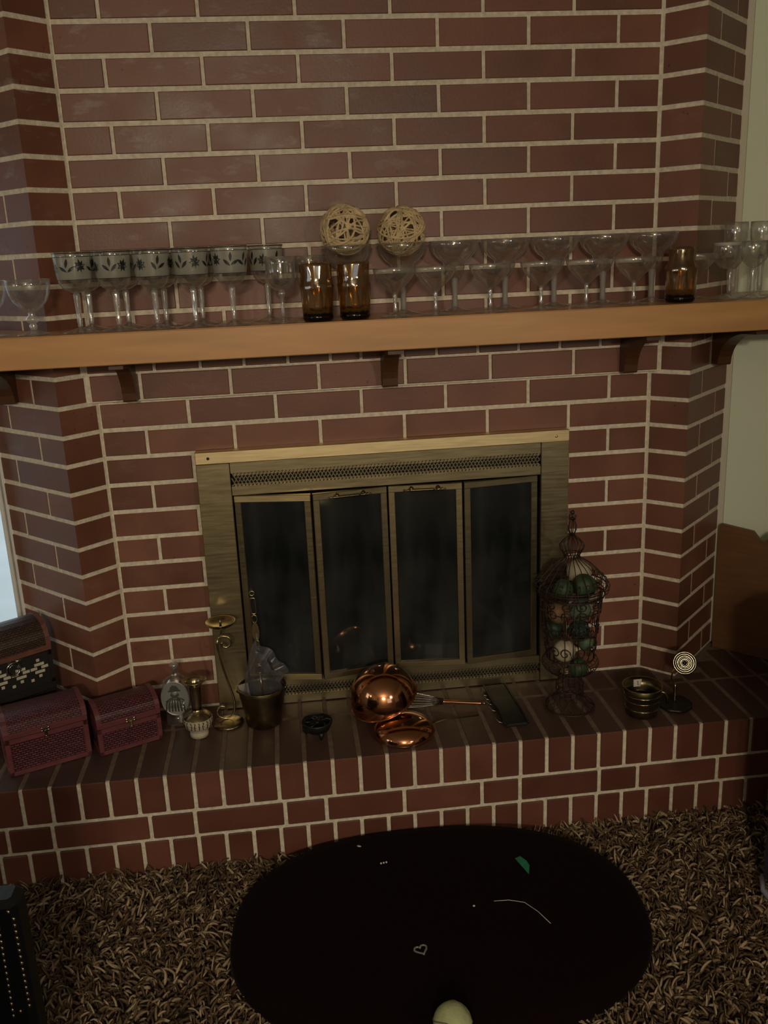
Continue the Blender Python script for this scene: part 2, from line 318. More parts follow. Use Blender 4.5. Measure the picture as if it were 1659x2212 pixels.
    def ring(s, c, R, r, segs=32, sides=6, axis=(0, 0, 1)):
        q = Vector((0, 0, 1)).rotation_difference(Vector(axis))
        return s.tube([Vector(c) + q @ Vector((R * math.cos(2 * PI * i / segs), R * math.sin(2 * PI * i / segs), 0)) for i in range(segs)], r, sides, closed=True)
    def ball(s, c, r, segs=12, rings=8, sc=(1, 1, 1)):
        prof = [(r * math.sin(PI * k / rings), -r * math.cos(PI * k / rings)) for k in range(rings + 1)]
        prof[0] = (1e-5, -r); prof[-1] = (1e-5, r)
        return s.lathe(prof, segs, Matrix.Translation(c) @ Matrix.Diagonal((*sc, 1)), cap=False)
    def mesh(s, name):
        me = bpy.data.meshes.new(name); me.from_pydata(s.v, [], s.f); me.polygons.foreach_set('use_smooth', s.sm)
        if s.uv:
            ul = me.uv_layers.new(name='UVMap')
            co = [me.vertices[l.vertex_index].co for l in me.loops]
            for i, c in enumerate(co): ul.data[i].uv = s.uv(c)
        me.update(); return me
def obj(name, mb, m, parent=None, loc=None, rot=None, kind=None):
    me = mb.mesh(name) if isinstance(mb, MB) else mb
    if m is not None and not me.materials: me.materials.append(M[m] if isinstance(m, str) else m)
    o = bpy.data.objects.new(name, me); COL.objects.link(o)
    if parent is not None: o.parent = parent
    if loc is not None: o.location = loc
    if rot is not None: o.rotation_euler = rot
    if kind: o['kind'] = kind
    return o
def tag(o, label, cat, group=None):
    o['label'] = label; o['category'] = cat
    if group: o['group'] = group
    return o
def thing(name, label, cat, loc=(0, 0, 0), rz=0, group=None, rot=None):
    o = bpy.data.objects.new(name, None); COL.objects.link(o); o.empty_display_size = 0.02
    o.location = loc; o.rotation_euler = rot if rot else (0, 0, rz)
    return tag(o, label, cat, group)
def dup(root, loc, label, rz=None, group=None):
    r = root.copy(); COL.objects.link(r); r.location = loc; r['label'] = label
    if rz is not None: r.rotation_euler = (0, 0, rz)
    if group: r['group'] = group
    for ch in list(root.children):
        c = ch.copy(); COL.objects.link(c); c.parent = r
        for g in list(ch.children):
            d = g.copy(); COL.objects.link(d); d.parent = c
    return r
def arc(cx, cz, R, a0, a1, n=10, R1=None):
    R1 = R if R1 is None else R1
    return [(cx + (R + (R1 - R) * i / n) * math.cos(a0 + (a1 - a0) * i / n), cz + (R + (R1 - R) * i / n) * math.sin(a0 + (a1 - a0) * i / n)) for i in range(n + 1)]

# ------------------------------------------------------------------ room shell
H = 0.0660; ZT = 1.835; P = 0.2032; J = 0.0052; JV = 0.0038      # course height, line 0, brick pitch, half joint
ZHE = 0.251; YF = -0.317                             # hearth top and front
S2 = math.sqrt(.5)
def zl(k): return ZT - k * H
CEIL = 2.44; YB = -4.6; XL = -2.6; XR = 2.6
def struct(name, mb, m):
    return obj(name, mb, m, kind='structure')
struct('floor', MB().box(XL - .05, XR + .05, YB - .05, 0.3, -0.06, 0.0), 'carpet_base')
struct('ceiling', MB().box(XL - .05, XR + .05, YB - .05, 0.3, CEIL, CEIL + .06), 'ceiling')
# left wall with a window opening
WY0, WY1, WZ0, WZ1 = -1.65, -1.0, 1.0, 1.65
struct('wall_left', MB().box(XL - .08, XL, YB, WY0, 0, CEIL).box(XL - .08, XL, WY1, 0.2, 0, CEIL).box(XL - .08, XL, WY0, WY1, 0, WZ0).box(XL - .08, XL, WY0, WY1, WZ1, CEIL), 'room_wall')
struct('wall_right', MB().box(XR, XR + .08, YB, 0.2, 0, CEIL), 'room_wall')
struct('wall_front', MB().box(XL, 0.4, YB - .08, YB, 0, CEIL).box(1.6, XR, YB - .08, YB, 0, CEIL).box(0.4, 1.6, YB - .08, YB, 0, .9).box(0.4, 1.6, YB - .08, YB, 2.0, CEIL), 'room_wall')
def window(n, x0, x1, y0, y1, z0, z1, axis):
    wf = struct('window_%d' % n, MB(), 'trim_white'); m = MB(); g = MB(); t = .035 if n < 3 else .009
    if axis == 'x':
        for a, b, c, d in ((y0, y1, z0, z0 + t), (y0, y1, z1 - t, z1), (y0, y0 + t, z0, z1), (y1 - t, y1, z0, z1), (y0, y1, (z0 + z1) / 2 - .02, (z0 + z1) / 2 + .02)):
            m.box(x0, x1, a, b, c, d)
        g.box((x0 + x1) / 2 - .002, (x0 + x1) / 2 + .002, y0, y1, z0, z1)
    else:
        for a, b, c, d in ((x0, x1, z0, z0 + t), (x0, x1, z1 - t, z1), (x0, x0 + t, z0, z1), (x1 - t, x1, z0, z1), (x0, x1, (z0 + z1) / 2 - .02, (z0 + z1) / 2 + .02)):
            m.box(a, b, y0, y1, c, d)
        g.box(x0, x1, (y0 + y1) / 2 - .002, (y0 + y1) / 2 + .002, z0, z1)
    obj('window_frame', m, 'trim_white', wf); obj('pane', g, 'window_glass', wf)
window(1, XL - .07, XL - .02, WY0, WY1, WZ0, WZ1, 'x')
window(2, 0.4, 1.6, YB - .07, YB - .02, .9, 2.0, 'y')
# back wall: left part beyond the brick has a window near the brick, right part is green
BX = 0.917; YW = 0.13
struct('wall_back_right', MB().box(0.90, XR, YW, YW + .08, 0, CEIL), 'wall')
struct('trim_1', MB().cbox(0.912, 0.932, 0.108, YW, ZHE, CEIL, 0.004), 'trim')
WX0, WX1, WBZ0, WBZ1 = -1.75, -0.951, 0.40, 1.62
struct('wall_back_left', MB().box(XL, WX0, YW, YW + .08, 0, CEIL).box(WX1, -0.930, YW, YW + .08, 0, CEIL).box(WX0, WX1, YW, YW + .08, 0, WBZ0).box(WX0, WX1, YW, YW + .08, WBZ1, CEIL), 'trim_white')
window(3, WX0, WX1, YW + .02, YW + .06, WBZ0, WBZ1, 'y')
struct('trim_2', MB().cbox(-0.949, -0.939, 0.112, YW, ZHE, 1.62, 0.002).cbox(-1.80, -0.938, 0.100, YW, 1.62, 1.68, 0.004).box(-1.80, -0.985, 0.09, YW, WBZ0 - .03, WBZ0), 'trim_white')
struct('patio_ground', MB().box(-14, 14, YW + .3, 16, -0.4, -0.3).box(-14, XL - .3, -14, YW + .3, -0.4, -0.3).box(XL - .3, 14, -14, YB - .3, -0.4, -0.3), 'patio')
struct('lawn_strip', MB().box(-6, 3, 1.0, 1.45, -0.3, -0.28), 'grass')

# ------------------------------------------------------------------ brick chimney breast: mortar core + bricks
CX = 0.66; KX, KY = CX + 0.0715, -0.0715            # inner corner at (+-CX,0); outer corner (+-KX,KY)
EL, ER = (-0.937, 0.135), (0.918, 0.116)
FBX, FBZ = 0.415, 0.885                              # firebox opening half width / top
r = 0.0022                                           # mortar sits a little behind the brick faces
core = MB()
def core_poly(xa, xb):
    return None
s2r = r * 1.0
pl = [(-0.937, 0.2), (-0.937, 0.1359), (-KX, KY + .0019), (-CX + .001, r), (CX - .001, r), (KX, KY + .0019), (0.918, 0.1168), (0.918, 0.2)]
core.prism(pl, FBZ, CEIL)
core.prism([(-0.937, 0.2), (-0.937, 0.1359), (-KX, KY + .0019), (-CX + .001, r), (-FBX, r), (-FBX, 0.2)], 0.0, FBZ)
core.prism([(FBX, 0.2), (FBX, r), (CX - .001, r), (KX, KY + .0019), (0.918, 0.1168), (0.918, 0.2)], 0.0, FBZ)
# corbelled mortar behind course 11 and header course 10
core.box(-CX - .02, CX + .02, -0.0215, 0.02, zl(12) + .003, zl(11) + .003)
core.box(-CX - .024, CX + .024, -0.0265, 0.02, zl(11), zl(10))
WALL = struct('wall_brick', core, 'mortar')
BR = {}
def brick_mesh(L, hh, d, c=0.0016):
    key = (round(L, 4), round(hh, 4), round(d, 4))
    if key not in BR:
        v = []
        for x, z in ((-L / 2, -hh / 2), (L / 2, -hh / 2), (L / 2, hh / 2), (-L / 2, hh / 2)):
            v += [(x, d, z), (x, c, z), (x * (1 - 2 * c / L), 0, z * (1 - 2 * c / hh))]
        f = [(2, 5, 8, 11)]
        for i in range(4):
            a, b = i * 3, ((i + 1) % 4) * 3
            f += [(a + 2, a + 1, b + 1, b + 2), (a + 1, a, b, b + 1)]
        f.append((9, 6, 3, 0))
        me = bpy.data.meshes.new('brick'); me.from_pydata(v, [], f); me.update(); me.materials.append(M['brick']); BR[key] = me
    return BR[key]
def put_brick(par, x, y, z, L, hh, ang=0.0, d=0.05, jit=1.0, m=None):
    o = bpy.data.objects.new('brick', brick_mesh(L, hh, d)); COL.objects.link(o); o.parent = par
    nx, ny = math.sin(ang), -math.cos(ang); q = random.uniform(-0.0009, 0.0009) * jit
    o.location = (x + nx * q, y + ny * q, z); o.rotation_euler = (random.uniform(-.003, .003) * jit, random.uniform(-.004, .004) * jit, ang)
    return o
def bent(par, sgn, k, leg, short=0.1011 - J, d=0.03):
    """corner brick: short leg on the splayed return, longer leg on the outer face"""
    key = ('bent', sgn, round(leg, 3))
    if key not in BR:
        hh = H / 2 - J
        u1 = Vector((-S2, S2)); u2 = Vector((S2, S2))              # short leg goes inward-back; long leg outward-back (right side)
        n1 = Vector((S2, S2)); n2 = Vector((-S2, S2))
        Kp = Vector((0, 0)); a = u1 * short; b = u2 * leg
        poly = [a, Kp, b, b + n2 * d, Vector((0, d / S2)), a + n1 * d]
        poly = [(p.x * sgn, p.y) for p in poly]
        m = MB(); c = 0.0014
        m.prism(poly, -hh, hh)
        me = m.mesh('brick'); me.materials.append(M['brick']); BR[key] = me
    o = bpy.data.objects.new('brick', BR[key]); COL.objects.link(o); o.parent = par
    o.location = (sgn * KX, KY - random.uniform(0, .0006), zl(k + .5)); return o
def face_bricks(par, sgn, k, s0, s1):
    L = s1 - s0 - 2 * JV
    if L < 0.012: return
    s = (s0 + s1) / 2; put_brick(par, sgn * (KX + s * S2), KY + s * S2, zl(k + .5), L, H - 2 * J, ang=sgn * PI / 4, d=0.03)
for k in range(-2, 24):
    even = k % 2 == 0; hh = H - 2 * J
    z = zl(k + .5)
    if k == 11:
        e = [-CX - .012, -0.56 + .0, -0.562 + P, -0.562 + 2 * P, -0.562 + 3 * P, -0.562 + 4 * P, -0.562 + 5 * P, -0.562 + 6 * P, CX + .014]
        e = [-CX - .010] + [-0.5555 + i * P for i in range(6)] + [CX + .012]
        for a, b in zip(e[:-1], e[1:]): put_brick(WALL, (a + b) / 2, -0.025, z + .002, b - a - 2 * JV, hh + .002, d=.05, jit=.5)
    elif k == 10:
        xs = [-0.672, -0.60, -0.52, -0.417, -0.318, -0.218, -0.120, -0.049, 0.049, 0.129, 0.227, 0.325, 0.425, 0.524, 0.60, 0.672]
        for a, b in zip(xs[:-1], xs[1:]): put_brick(WALL, (a + b) / 2, -0.03, z, b - a - 2 * JV, hh + .002, d=.05, jit=.5)
    else:
        off = 0.0 if even else 0.5
        e = [-CX] + [(-CX + (i + (1 if even else .5)) * P) for i in range(6)] + [CX]
        for a, b in zip(e[:-1], e[1:]):
            segs = [(a, b)]
            if k >= 14:
                segs = []
                if a < -FBX: segs.append((a, min(b, -FBX + JV)))
                if b > FBX: segs.append((max(a, FBX - JV), b))
            for p0, p1 in segs:
                L = p1 - p0 - 2 * JV
                if L > .012: put_brick(WALL, (p0 + p1) / 2, 0, z, L, hh, d=.045)
    # splayed pilasters
    lr, ll = (0.086, 0.214) if even else (0.187, 0.098)
    bent(WALL, 1, k, lr - JV); bent(WALL, -1, k, ll - JV)
    if even: face_bricks(WALL, 1, k, .086, .264); face_bricks(WALL, -1, k, .214, .291)
    else: face_bricks(WALL, 1, k, .187, .264); face_bricks(WALL, -1, k, .098, .291)
# courses above the photograph's frame: one joined part
up = MB()
for k in range(-9, -2):
    e = [-CX] + [(-CX + (i + (1 if k % 2 == 0 else .5)) * P) for i in range(6)] + [CX]
    for a, b in zip(e[:-1], e[1:]): up.box(a + J, b - J, 0, .04, zl(k + 1) + J, zl(k) - J)
    for sg in (-1, 1):
        for a, b in ((-.1011, 0), ):
            up.prism([(sg * (CX + .004), 0), (sg * KX, KY), (sg * (KX + .18), KY + .18), (sg * (KX + .16), KY + .2), (sg * KX, KY + .04), (sg * (CX + .02), .02)], zl(k + 1) + J, zl(k) - J)
obj('upper_bricks', up, 'brick', WALL, kind='stuff')
# firebox lining
fb = MB(); fb.box(-FBX - .02, FBX + .02, 0.46, 0.5, .2, FBZ + .05).box(-FBX - .04, -FBX, 0.06, 0.5, .2, FBZ).box(FBX, FBX + .04, 0.06, 0.5, .2, FBZ).box(-FBX, FBX, 0.06, .5, FBZ - .04, FBZ).box(-FBX, FBX, 0, .5, .2, .262)
obj('firebox_lining', fb, 'soot_dark', WALL)

# ------------------------------------------------------------------ raised hearth
HE = thing('hearth', 'raised brick hearth with rowlock edge and grey mortar below the fireplace', 'hearth', (0, 0, 0))
core = MB()
hp = [(-1.4, YF + .004), (1.5, YF + .004), (1.5, 0.12), (0.91, 0.115), (KX, KY + .002), (CX, 0.0), (FBX, 0.0), (-FBX, 0.0), (-CX, 0.0), (-KX, KY + .002), (-0.93, 0.12), (-1.4, 0.12)]
core.prism(hp, 0.0, ZHE - .003)
obj('mortar_bed', core, 'mortar', HE)
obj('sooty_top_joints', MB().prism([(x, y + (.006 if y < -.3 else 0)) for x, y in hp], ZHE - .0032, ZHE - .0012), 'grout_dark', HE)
q = 0.06235; X0 = -0.20857 - .66; ZA, ZB = 0.1566, 0.0909
YM = -0.108
def hearth_brick(x0, x1, y0, y1, z0, z1):
    key = ('h', round(x1 - x0, 3), round(y1 - y0, 3), round(z1 - z0, 3))
    if key not in BR:
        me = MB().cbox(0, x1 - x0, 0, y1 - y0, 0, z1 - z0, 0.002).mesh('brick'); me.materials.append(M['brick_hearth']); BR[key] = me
    o = bpy.data.objects.new('brick', BR[key]); COL.objects.link(o); o.parent = HE
    o.location = (x0, y0 + random.uniform(-.0008, .0008), z0 + random.uniform(-.0005, .0005)); return o
n0, n1 = -8, 38
for i in range(n0, n1):
    a = X0 + i * q
    hearth_brick(a + .0045, a + q - .0045, YF, YM - .004, ZA + J - .001, ZHE)
for i in range(n0, n1):                               # second row on top, behind
    a = X0 + i * q - .004
    if a + q < -1.38 or a > 1.45: continue
    yb = -0.002
    cx = abs(a + q / 2)
    if cx > CX: yb = KY - .012 if cx < KX + .07 else (0.0 if cx < 0.87 else .08)
    if cx > KX + .02 and cx < .95: yb = KY + (cx - KX) - .04
    if yb - YM > .02: hearth_brick(a + .0035, a + q - .0035, YM + .004, yb, 0.20, ZHE - .0005)
st = [-1.39, -1.20, -.99, -0.905, -0.722, -0.640, -0.437, -0.342, -0.148, -0.057, 0.120, 0.300, 0.388, 0.582, 0.677, 0.873, 0.96, 1.16, 1.36]
st = [-1.30, -1.10, -0.911, -0.813, -0.600, -0.500, -0.297, -0.203, -0.022, 0.161, 0.252, 0.444, 0.538, 0.736, 0.93, 1.13, 1.33]
for a, b in zip(st[:-1], st[1:]): hearth_brick(a + .0045, b - .0045, YF, YF + .09, ZB + J - .001, ZA - J + .001)
for i in range(n0, n1):
    a = X0 + i * q - .003
    hearth_brick(a + .0045, a + q - .0045, YF, YF + .09, 0.004, ZB - J + .001)

# ------------------------------------------------------------------ mantel shelf and brackets
ZM = 1.2145; ZMB = 1.149; YMF = -0.215
mp = [(-1.30, YMF), (1.35, YMF), (1.35, 0.125), (0.917, 0.118), (KX, KY - .001), (CX, -0.001), (-CX, -0.001), (-KX, KY - .001), (-0.937, 0.125), (-1.30, 0.125)]
MT = thing('mantel_shelf', 'long golden brown wooden mantel shelf running across the brick chimney breast', 'shelf', (0, 0, ZMB))
obj('shelf_board', MB().prism(mp, 0.030, ZM - ZMB), 'oak', MT)
obj('front_fascia', MB().cbox(-1.30, 1.35, YMF - .0015, -0.13, 0, ZM - ZMB - .0005, .0018), 'oak', MT)
obj('backing_rail', MB().box(-CX - .03, CX + .03, -0.13, -0.035, 0.003, 0.0295), 'bracket', MT)
def bracket(x0, x1, yw, label):
    pts = [(yw, 0), (-0.185, 0), (-0.188, -0.012), (-0.150, -0.014)]
    ye, ze = yw - .034, -0.096
    for i in range(9):
        a = PI / 2 * i / 8; pts.append((-0.150 + (ye + .150) * math.sin(a), -0.014 + (ze + .014) * (1 - math.cos(a))))
    pts += [(yw - .030, -0.100), (yw, -0.100)]
    m = MB(); w2 = x1 - x0
    mtx = Matrix(((0, 0, 1, 0), (1, 0, 0, 0), (0, 1, 0, 0), (0, 0, 0, 1)))
    m.prism(pts, 0, w2, mtx)
    return tag(obj('shelf_bracket', m, 'bracket', loc=(x0, 0, ZMB)), label, 'bracket', 'mantel brackets')
bracket(-0.880, -0.845, 0.045, 'dark curved wooden bracket under the far left end of the mantel')
bracket(-0.592, -0.562, -0.026, 'dark curved bracket under the mantel left of the fireplace doors')
bracket(-0.004, 0.031, -0.026, 'dark curved bracket under the middle of the mantel')
bracket(0.573, 0.605, -0.026, 'dark curved bracket under the mantel right of the fireplace doors')
bracket(0.828, 0.862, 0.022, 'brown curved bracket under the far right end of the mantel')

# ------------------------------------------------------------------ brass fireplace screen
FS = thing('fireplace_screen', 'antique brass fireplace screen with four folding smoked glass doors', 'fireplace', (0, 0, ZHE + .001))
def fz(z): return z - ZHE - .001
yf = -0.030
obj('top_bar', MB().cbox(-0.450, 0.451, yf, -.001, fz(.888), fz(.917), .0012), 'screen_bright', FS)
obj('side_post', MB().cbox(-0.450, -0.372, yf + .002, -.001, 0, fz(.8875), .0012), 'screen_brass', FS)
obj('side_post', MB().cbox(0.381, 0.451, yf + .001, -.001, 0, fz(.8875), .0012), 'screen_brass', FS)
def vent(name, z0, z1, zm0, zm1, bot):
    v = obj(name, MB().cbox(-0.371, 0.380, yf + .006, -.012, z1m, fz(z1), .001) if False else MB().box(-0.371, 0.380, yf + .004, -.014, fz(zm1), fz(z1)).box(-0.371, 0.380, yf + .004, -.014, fz(z0), fz(zm0)), 'screen_brass', FS)
    obj('vent_backing', MB().box(-0.370, 0.379, -.012, -.010, fz(zm0) - .002, fz(zm1) + .002), 'soot_dark', v)
    g = MB(); n = 84; hh = zm1 - zm0; wd = 0.745 / n
    for i in range(n + 4):
        for sg in (1, -1):
            # diagonal strips climbing through the band; slope one cell per 0.5 height
            x0 = -0.368 + (i - (0 if sg > 0 else 0)) * wd; xa, xb = (x0, x0 + 2.0 * wd) if sg > 0 else (x0, x0 - 2.0 * wd)
            za, zb = fz(zm0), fz(zm1)
            lo, hi = -0.370, 0.379
            def cl(x, z, xo, zo):
                if x < lo: t = (lo - xo) / (x - xo) if x != xo else 0; return lo, zo + (z - zo) * t
                if x > hi: t = (hi - xo) / (x - xo) if x != xo else 0; return hi, zo + (z - zo) * t
                return x, z
            if (xa < lo and xb < lo) or (xa > hi and xb > hi): continue
            A = cl(xa, za, xb, zb); B = cl(xb, zb, xa, za)
            d = .0011; y0 = yf + .006
            g.add([(A[0] - d, y0, A[1]), (A[0] + d, y0, A[1]), (B[0] + d, y0, B[1]), (B[0] - d, y0, B[1]), (A[0], y0 + .002, A[1]), (B[0], y0 + .002, B[1])], [(0, 1, 2, 3), (0, 3, 5, 4), (1, 4, 5, 2)])
    for zc in (fz(zm0) + .0035, fz(zm1) - .0035):      # scalloped edges of the punched band
        for i in range(n):
            x = -0.366 + i * wd + wd * .25; g.box(x, x + wd * .55, yf + .005, yf + .007, zc - .0035, zc + .0025)
    obj('vent_mesh', g, 'screen_brass', v, kind='stuff')
    return v
z1m = 0
vent('upper_vent', .808, .887, .830, .862, 0)
vent('lower_vent', .253, .322, .275, .303, 0)
def door(pa, pb, ztop, zbot, hinge, label=None, bright=False, handle=False):
    ax, ay = pa; bx, by = pb; L = math.hypot(bx - ax, by - ay); ang = math.atan2(by - ay, bx - ax)
    hgt = ztop - zbot; t = .017
    m = MB(); m.cbox(.0008, t, -.006, .006, 0, hgt, .0012).cbox(L - t, L - .0008, -.006, .006, 0, hgt, .0012)
    d = obj('door', m, 'screen_brass', FS, loc=(ax, ay, fz(zbot)), rot=(0, 0, ang))
    mm = 'screen_bright' if bright else 'screen_brass'
    obj('door_rail', MB().cbox(.0008, L - .0008, -.0070, .007, hgt - .016, hgt + .0005, .0012), mm, d)
    obj('door_rail', MB().cbox(.0008, L - .0008, -.0070, .007, -.0005, .015, .0012), mm, d)
    obj('door_glass', MB().box(t - .002, L - t + .002, -.001, .0015, .012, hgt - .012), 'smoked', d)
    if handle:
        h = MB(); c = L / 2 - .002; zz = hgt - .010
        prof = [(.0004, -.052), (.003, -.050), (.001, -.044), (.0035, -.040), (.0015, -.035)]
        for i in range(12): prof += [(.0044, -.033 + i * .0048), (.0026, -.0308 + i * .0048)]
        prof += [(.0014, .028), (.0055, .033), (.0018, .038), (.0045, .042), (.0008, .047), (.003, .050), (.0004, .053)]
        h.lathe(prof, 8, Matrix.Translation((c, -.017, zz)) @ Matrix.Rotation(PI / 2, 4, 'Y'))
        for s in (-.032, .033): h.ball((c + s, -.011, zz + .002), .006, 8, 6, (1, 1.4, 1.2))
        obj('handle', h, 'brass_old', d)
zt, zb = .8035, .322
door((-.369, -.010), (-.186, -.046), zt, zb, 0, bright=True)
door((-.184, -.046), (-.0015, -.016), zt, zb, 0, handle=True)
door((.0015, -.016), (.183, -.032), zt, zb, 0, handle=True)
door((.185, -.032), (.376, -.010), zt, zb, 0)
for x in (-.420, .418):
    obj('screw', MB().lathe([(.0035, 0), (.0035, .0015), (.0015, .0025), (.0001, .0026)], 12, Matrix.Translation((x, yf, fz(.902))) @ Matrix.Rotation(PI / 2, 4, 'X')), 'iron' if x < 0 else 'screen_bright', FS)

# ------------------------------------------------------------------ glassware on the mantel
def wall_profile(outer, t=.0012):
    return outer + [(max(rr - t, .0004), zz + (t if i == len(outer) - 1 else 0)) for i, (rr, zz) in reversed(list(enumerate(outer)))]
def leaf_patch(mb, R, a0, z0, size, rot, kind):
    """small leaf laid on a cylinder of radius R(z)"""
    if kind == 0: shape = [(0, -.5), (.13, -.2), (.17, .1), (.1, .35), (0, .55), (-.1, .35), (-.17, .1), (-.13, -.2)]
    else: shape = [(0, -.5), (.06, -.25), (.3, -.35), (.24, -.12), (.45, .05), (.24, .1), (.28, .35), (.1, .25), (0, .55), (-.1, .25), (-.28, .35), (-.24, .1), (-.45, .05), (-.24, -.12), (-.3, -.35), (-.06, -.25)]
    c, s_ = math.cos(rot), math.sin(rot); vs = []
    for x, y in [(0, 0)] + shape:
        u, v = (x * c - y * s_) * size, (x * s_ + y * c) * size
        rr = R(z0 + v) + .0005; a = a0 + u / rr; vs.append((rr * math.cos(a), rr * math.sin(a), z0 + v))
    n = len(shape); mb.add(vs, [(0, 1 + i, 1 + (i + 1) % n) for i in range(n)])
def goblet_bowl_r(z):       # z measured from foot
    pts = [(.079, .004), (.083, .015), (.090, .026), (.102, .0325), (.118, .0350), (.140, .0366), (.160, .0384)]
    for (za, ra), (zb_, rb) in zip(pts[:-1], pts[1:]):
        if z <= zb_: return ra + (rb - ra) * (z - za) / (zb_ - za)
    return .0384
goblets = []
def make_goblet(loc, label, seed):
    rnd = random.Random(seed)
    t = thing('frosted_goblet', label, 'glass', loc, rnd.uniform(0, 6), 'leaf patterned frosted goblets')
    zs = [.079, .083, .090, .102, .118, .130, .140, .150, .160]
    obj('bowl', MB().lathe(wall_profile([(goblet_bowl_r(z), z) for z in zs]), 36).ring((0, 0, .160), .0379, .0010, 40, 6), 'glass', t)
    bz = [.1065, .118, .130, .140, .1515]
    bnd = obj('frosted_band', MB().lathe([(goblet_bowl_r(z) + .0003, z) for z in bz], 36, cap=False), 'frosted', t)
    for z in (.1065, .1515, .1585): obj('dark_rim_line', MB().ring((0, 0, z), goblet_bowl_r(z) + .0002, .0006, 36, 4), 'leaf_print', t)
    for i in range(7):
        m = MB(); a = 2 * PI * i / 7 + rnd.uniform(-.15, .15)
        if i % 2: leaf_patch(m, goblet_bowl_r, a, .131 + rnd.uniform(-.003, .003), .027, rnd.uniform(-.5, .5), 1)
        else:
            for j in range(3): leaf_patch(m, goblet_bowl_r, a + (j - 1) * .22, .127 + (j % 2) * .011, .019, rnd.uniform(-.3, .3) - (j - 1) * .8, 0)
        obj('leaf', m, 'leaf_print', t)
    st_ = MB().lathe([(.0038, .080), (.0068, .0765), (.0062, .071), (.0052, .045), (.0048, .026), (.0060, .0215), (.0042, .0175), (.0052, .0145), (.004, .011)], 32, mod=lambda a, z: 1 + .10 * abs(math.cos(4 * a)) if z > .024 else 1)
    obj('stem', st_, 'glass_thick', t)
    obj('foot', MB().lathe([(.0005, .012), (.006, .010), (.018, .0052), (.033, .0022), (.0365, .0012), (.0365, .0004), (.0005, .0002)], 36), 'glass', t)
    return t
ORD = ['leftmost', 'second from the left', 'third from the left', 'fourth from the left', 'rightmost']
fx = [(-.641, -.166), (-.563, -.162), (-.484, -.166), (-.405, -.162), (-.325, -.166)]
for i, (x, y) in enumerate(fx):
    make_goblet((x, y, ZM + .0005), 'frosted leaf-band goblet, %s of the five in the front row' % ORD[i], 11 + i)
g0 = make_goblet((-.251, -.070, ZM + .0005), 'frosted leaf goblet behind the small cut crystal wine goblet', 31)
for i, (x, y) in enumerate([(-.633, -.085), (-.555, -.081), (-.474, -.085), (-.396, -.081)]):
    dup(g0, (x, y - .002, ZM + .0005), 'frosted leaf goblet in back row, behind the %s front goblet' % ['leftmost', 'second', 'third', 'fourth'][i], rz=i * 1.3)
def make_ballwine(loc, label):
    t = thing('wine_glass', label, 'glass', loc, 0, 'clear wine glasses with ball stems')
    obj('bowl', MB().lathe(wall_profile([(.005, .044), (.012, .047), (.022, .054), (.033, .066), (.040, .081), (.0435, .097), (.0445, .110)]), 36).ring((0, 0, .110), .0440, .0011, 40, 6), 'glass', t)
    obj('stem', MB().lathe([(.003, .046), (.0075, .043), (.0055, .0405), (.0125, .034), (.0135, .030), (.0105, .0255), (.0055, .0225), (.008, .0185), (.0065, .012), (.005, .009)], 24, mod=lambda a, z: 1 + .05 * math.cos(6 * a)), 'glass_thick', t)
    obj('foot', MB().lathe([(.0005, .0105), (.006, .009), (.018, .0048), (.031, .002), (.034, .001), (.034, .0003), (.0005, .0002)], 36), 'glass', t)
    return t
b0 = make_ballwine((-.737, -.160, ZM + .0005), 'clear ball-stemmed wine glass nearest the leftmost frosted goblet')
dup(b0, (-.826, -.150, ZM + .0005), 'clear ball-stemmed wine glass standing at the left edge of the photo')
def make_cut(loc, label):
    t = thing('cut_crystal_goblet', label, 'glass', loc, 0, 'cut crystal goblets')
    fl = lambda a, z: 1 + .03 * abs(math.cos(6 * a))
    obj('bowl', MB().lathe(wall_profile([(.004, .065), (.014, .068), (.024, .076), (.029, .090), (.030, .105), (.031, .120), (.033, .134)]), 36, mod=lambda a, z: 1 + (.035 * abs(math.cos(6 * a)) if z < .11 else 0)).ring((0, 0, .134), .0325, .0010, 40, 6), 'glass', t)
    obj('stem', MB().lathe([(.003, .068), (.0075, .0625), (.0075, .057), (.004, .053), (.0035, .035), (.0045, .020), (.0035, .012)], 20, mod=fl), 'glass_thick', t)
    obj('foot', MB().lathe([(.0005, .013), (.006, .010), (.018, .0048), (.0285, .002), (.029, .0005), (.0005, .0002)], 24), 'glass', t)
    return t
c0 = make_cut((-.222, -.172, ZM + .0005), 'small cut crystal wine goblet standing left of the amber tumblers')
dup(c0, (-.158, -.075, ZM + .0005), 'cut crystal goblet hidden behind the left amber tumbler')
def make_tumbler(loc, label, top_r, seed):
    t = thing('amber_tumbler', label, 'glass', loc, seed, 'textured amber tumblers')
    lum = lambda a, z: 1 + .022 * math.sin(5 * a + 60 * z) + .022 * math.sin(13 * a - 90 * z)
    o = [(.0315, .016), (.0325, .030), (.0335, .050), (.0345, .066), (.0355, .072), (.0335, .078), (top_r - .001, .090), (top_r, .112), (top_r - .0005, .117)]
    obj('body', MB().lathe(wall_profile(o, .002), 40, mod=lum), 'amber', t)
    obj('thick_base', MB().lathe([(.0005, .0005), (.029, .0005), (.0325, .006), (.0318, .016), (.0005, .018)], 40, mod=lambda a, z: 1 + .02 * math.sin(5 * a)), 'amber_base', t)
    return t
make_tumbler((-.148, -.175, ZM + .0005), 'amber glass tumbler, left one of the pair at the middle of mantel', .034, .3)
make_tumbler((-.069, -.170, ZM + .0005), 'amber glass tumbler, right one of the pair at the middle of mantel', .0345, 1.3)
make_tumbler((.662, -.150, ZM + .0005), 'single amber glass tumbler near the right end of mantel', .0285, 2.6)
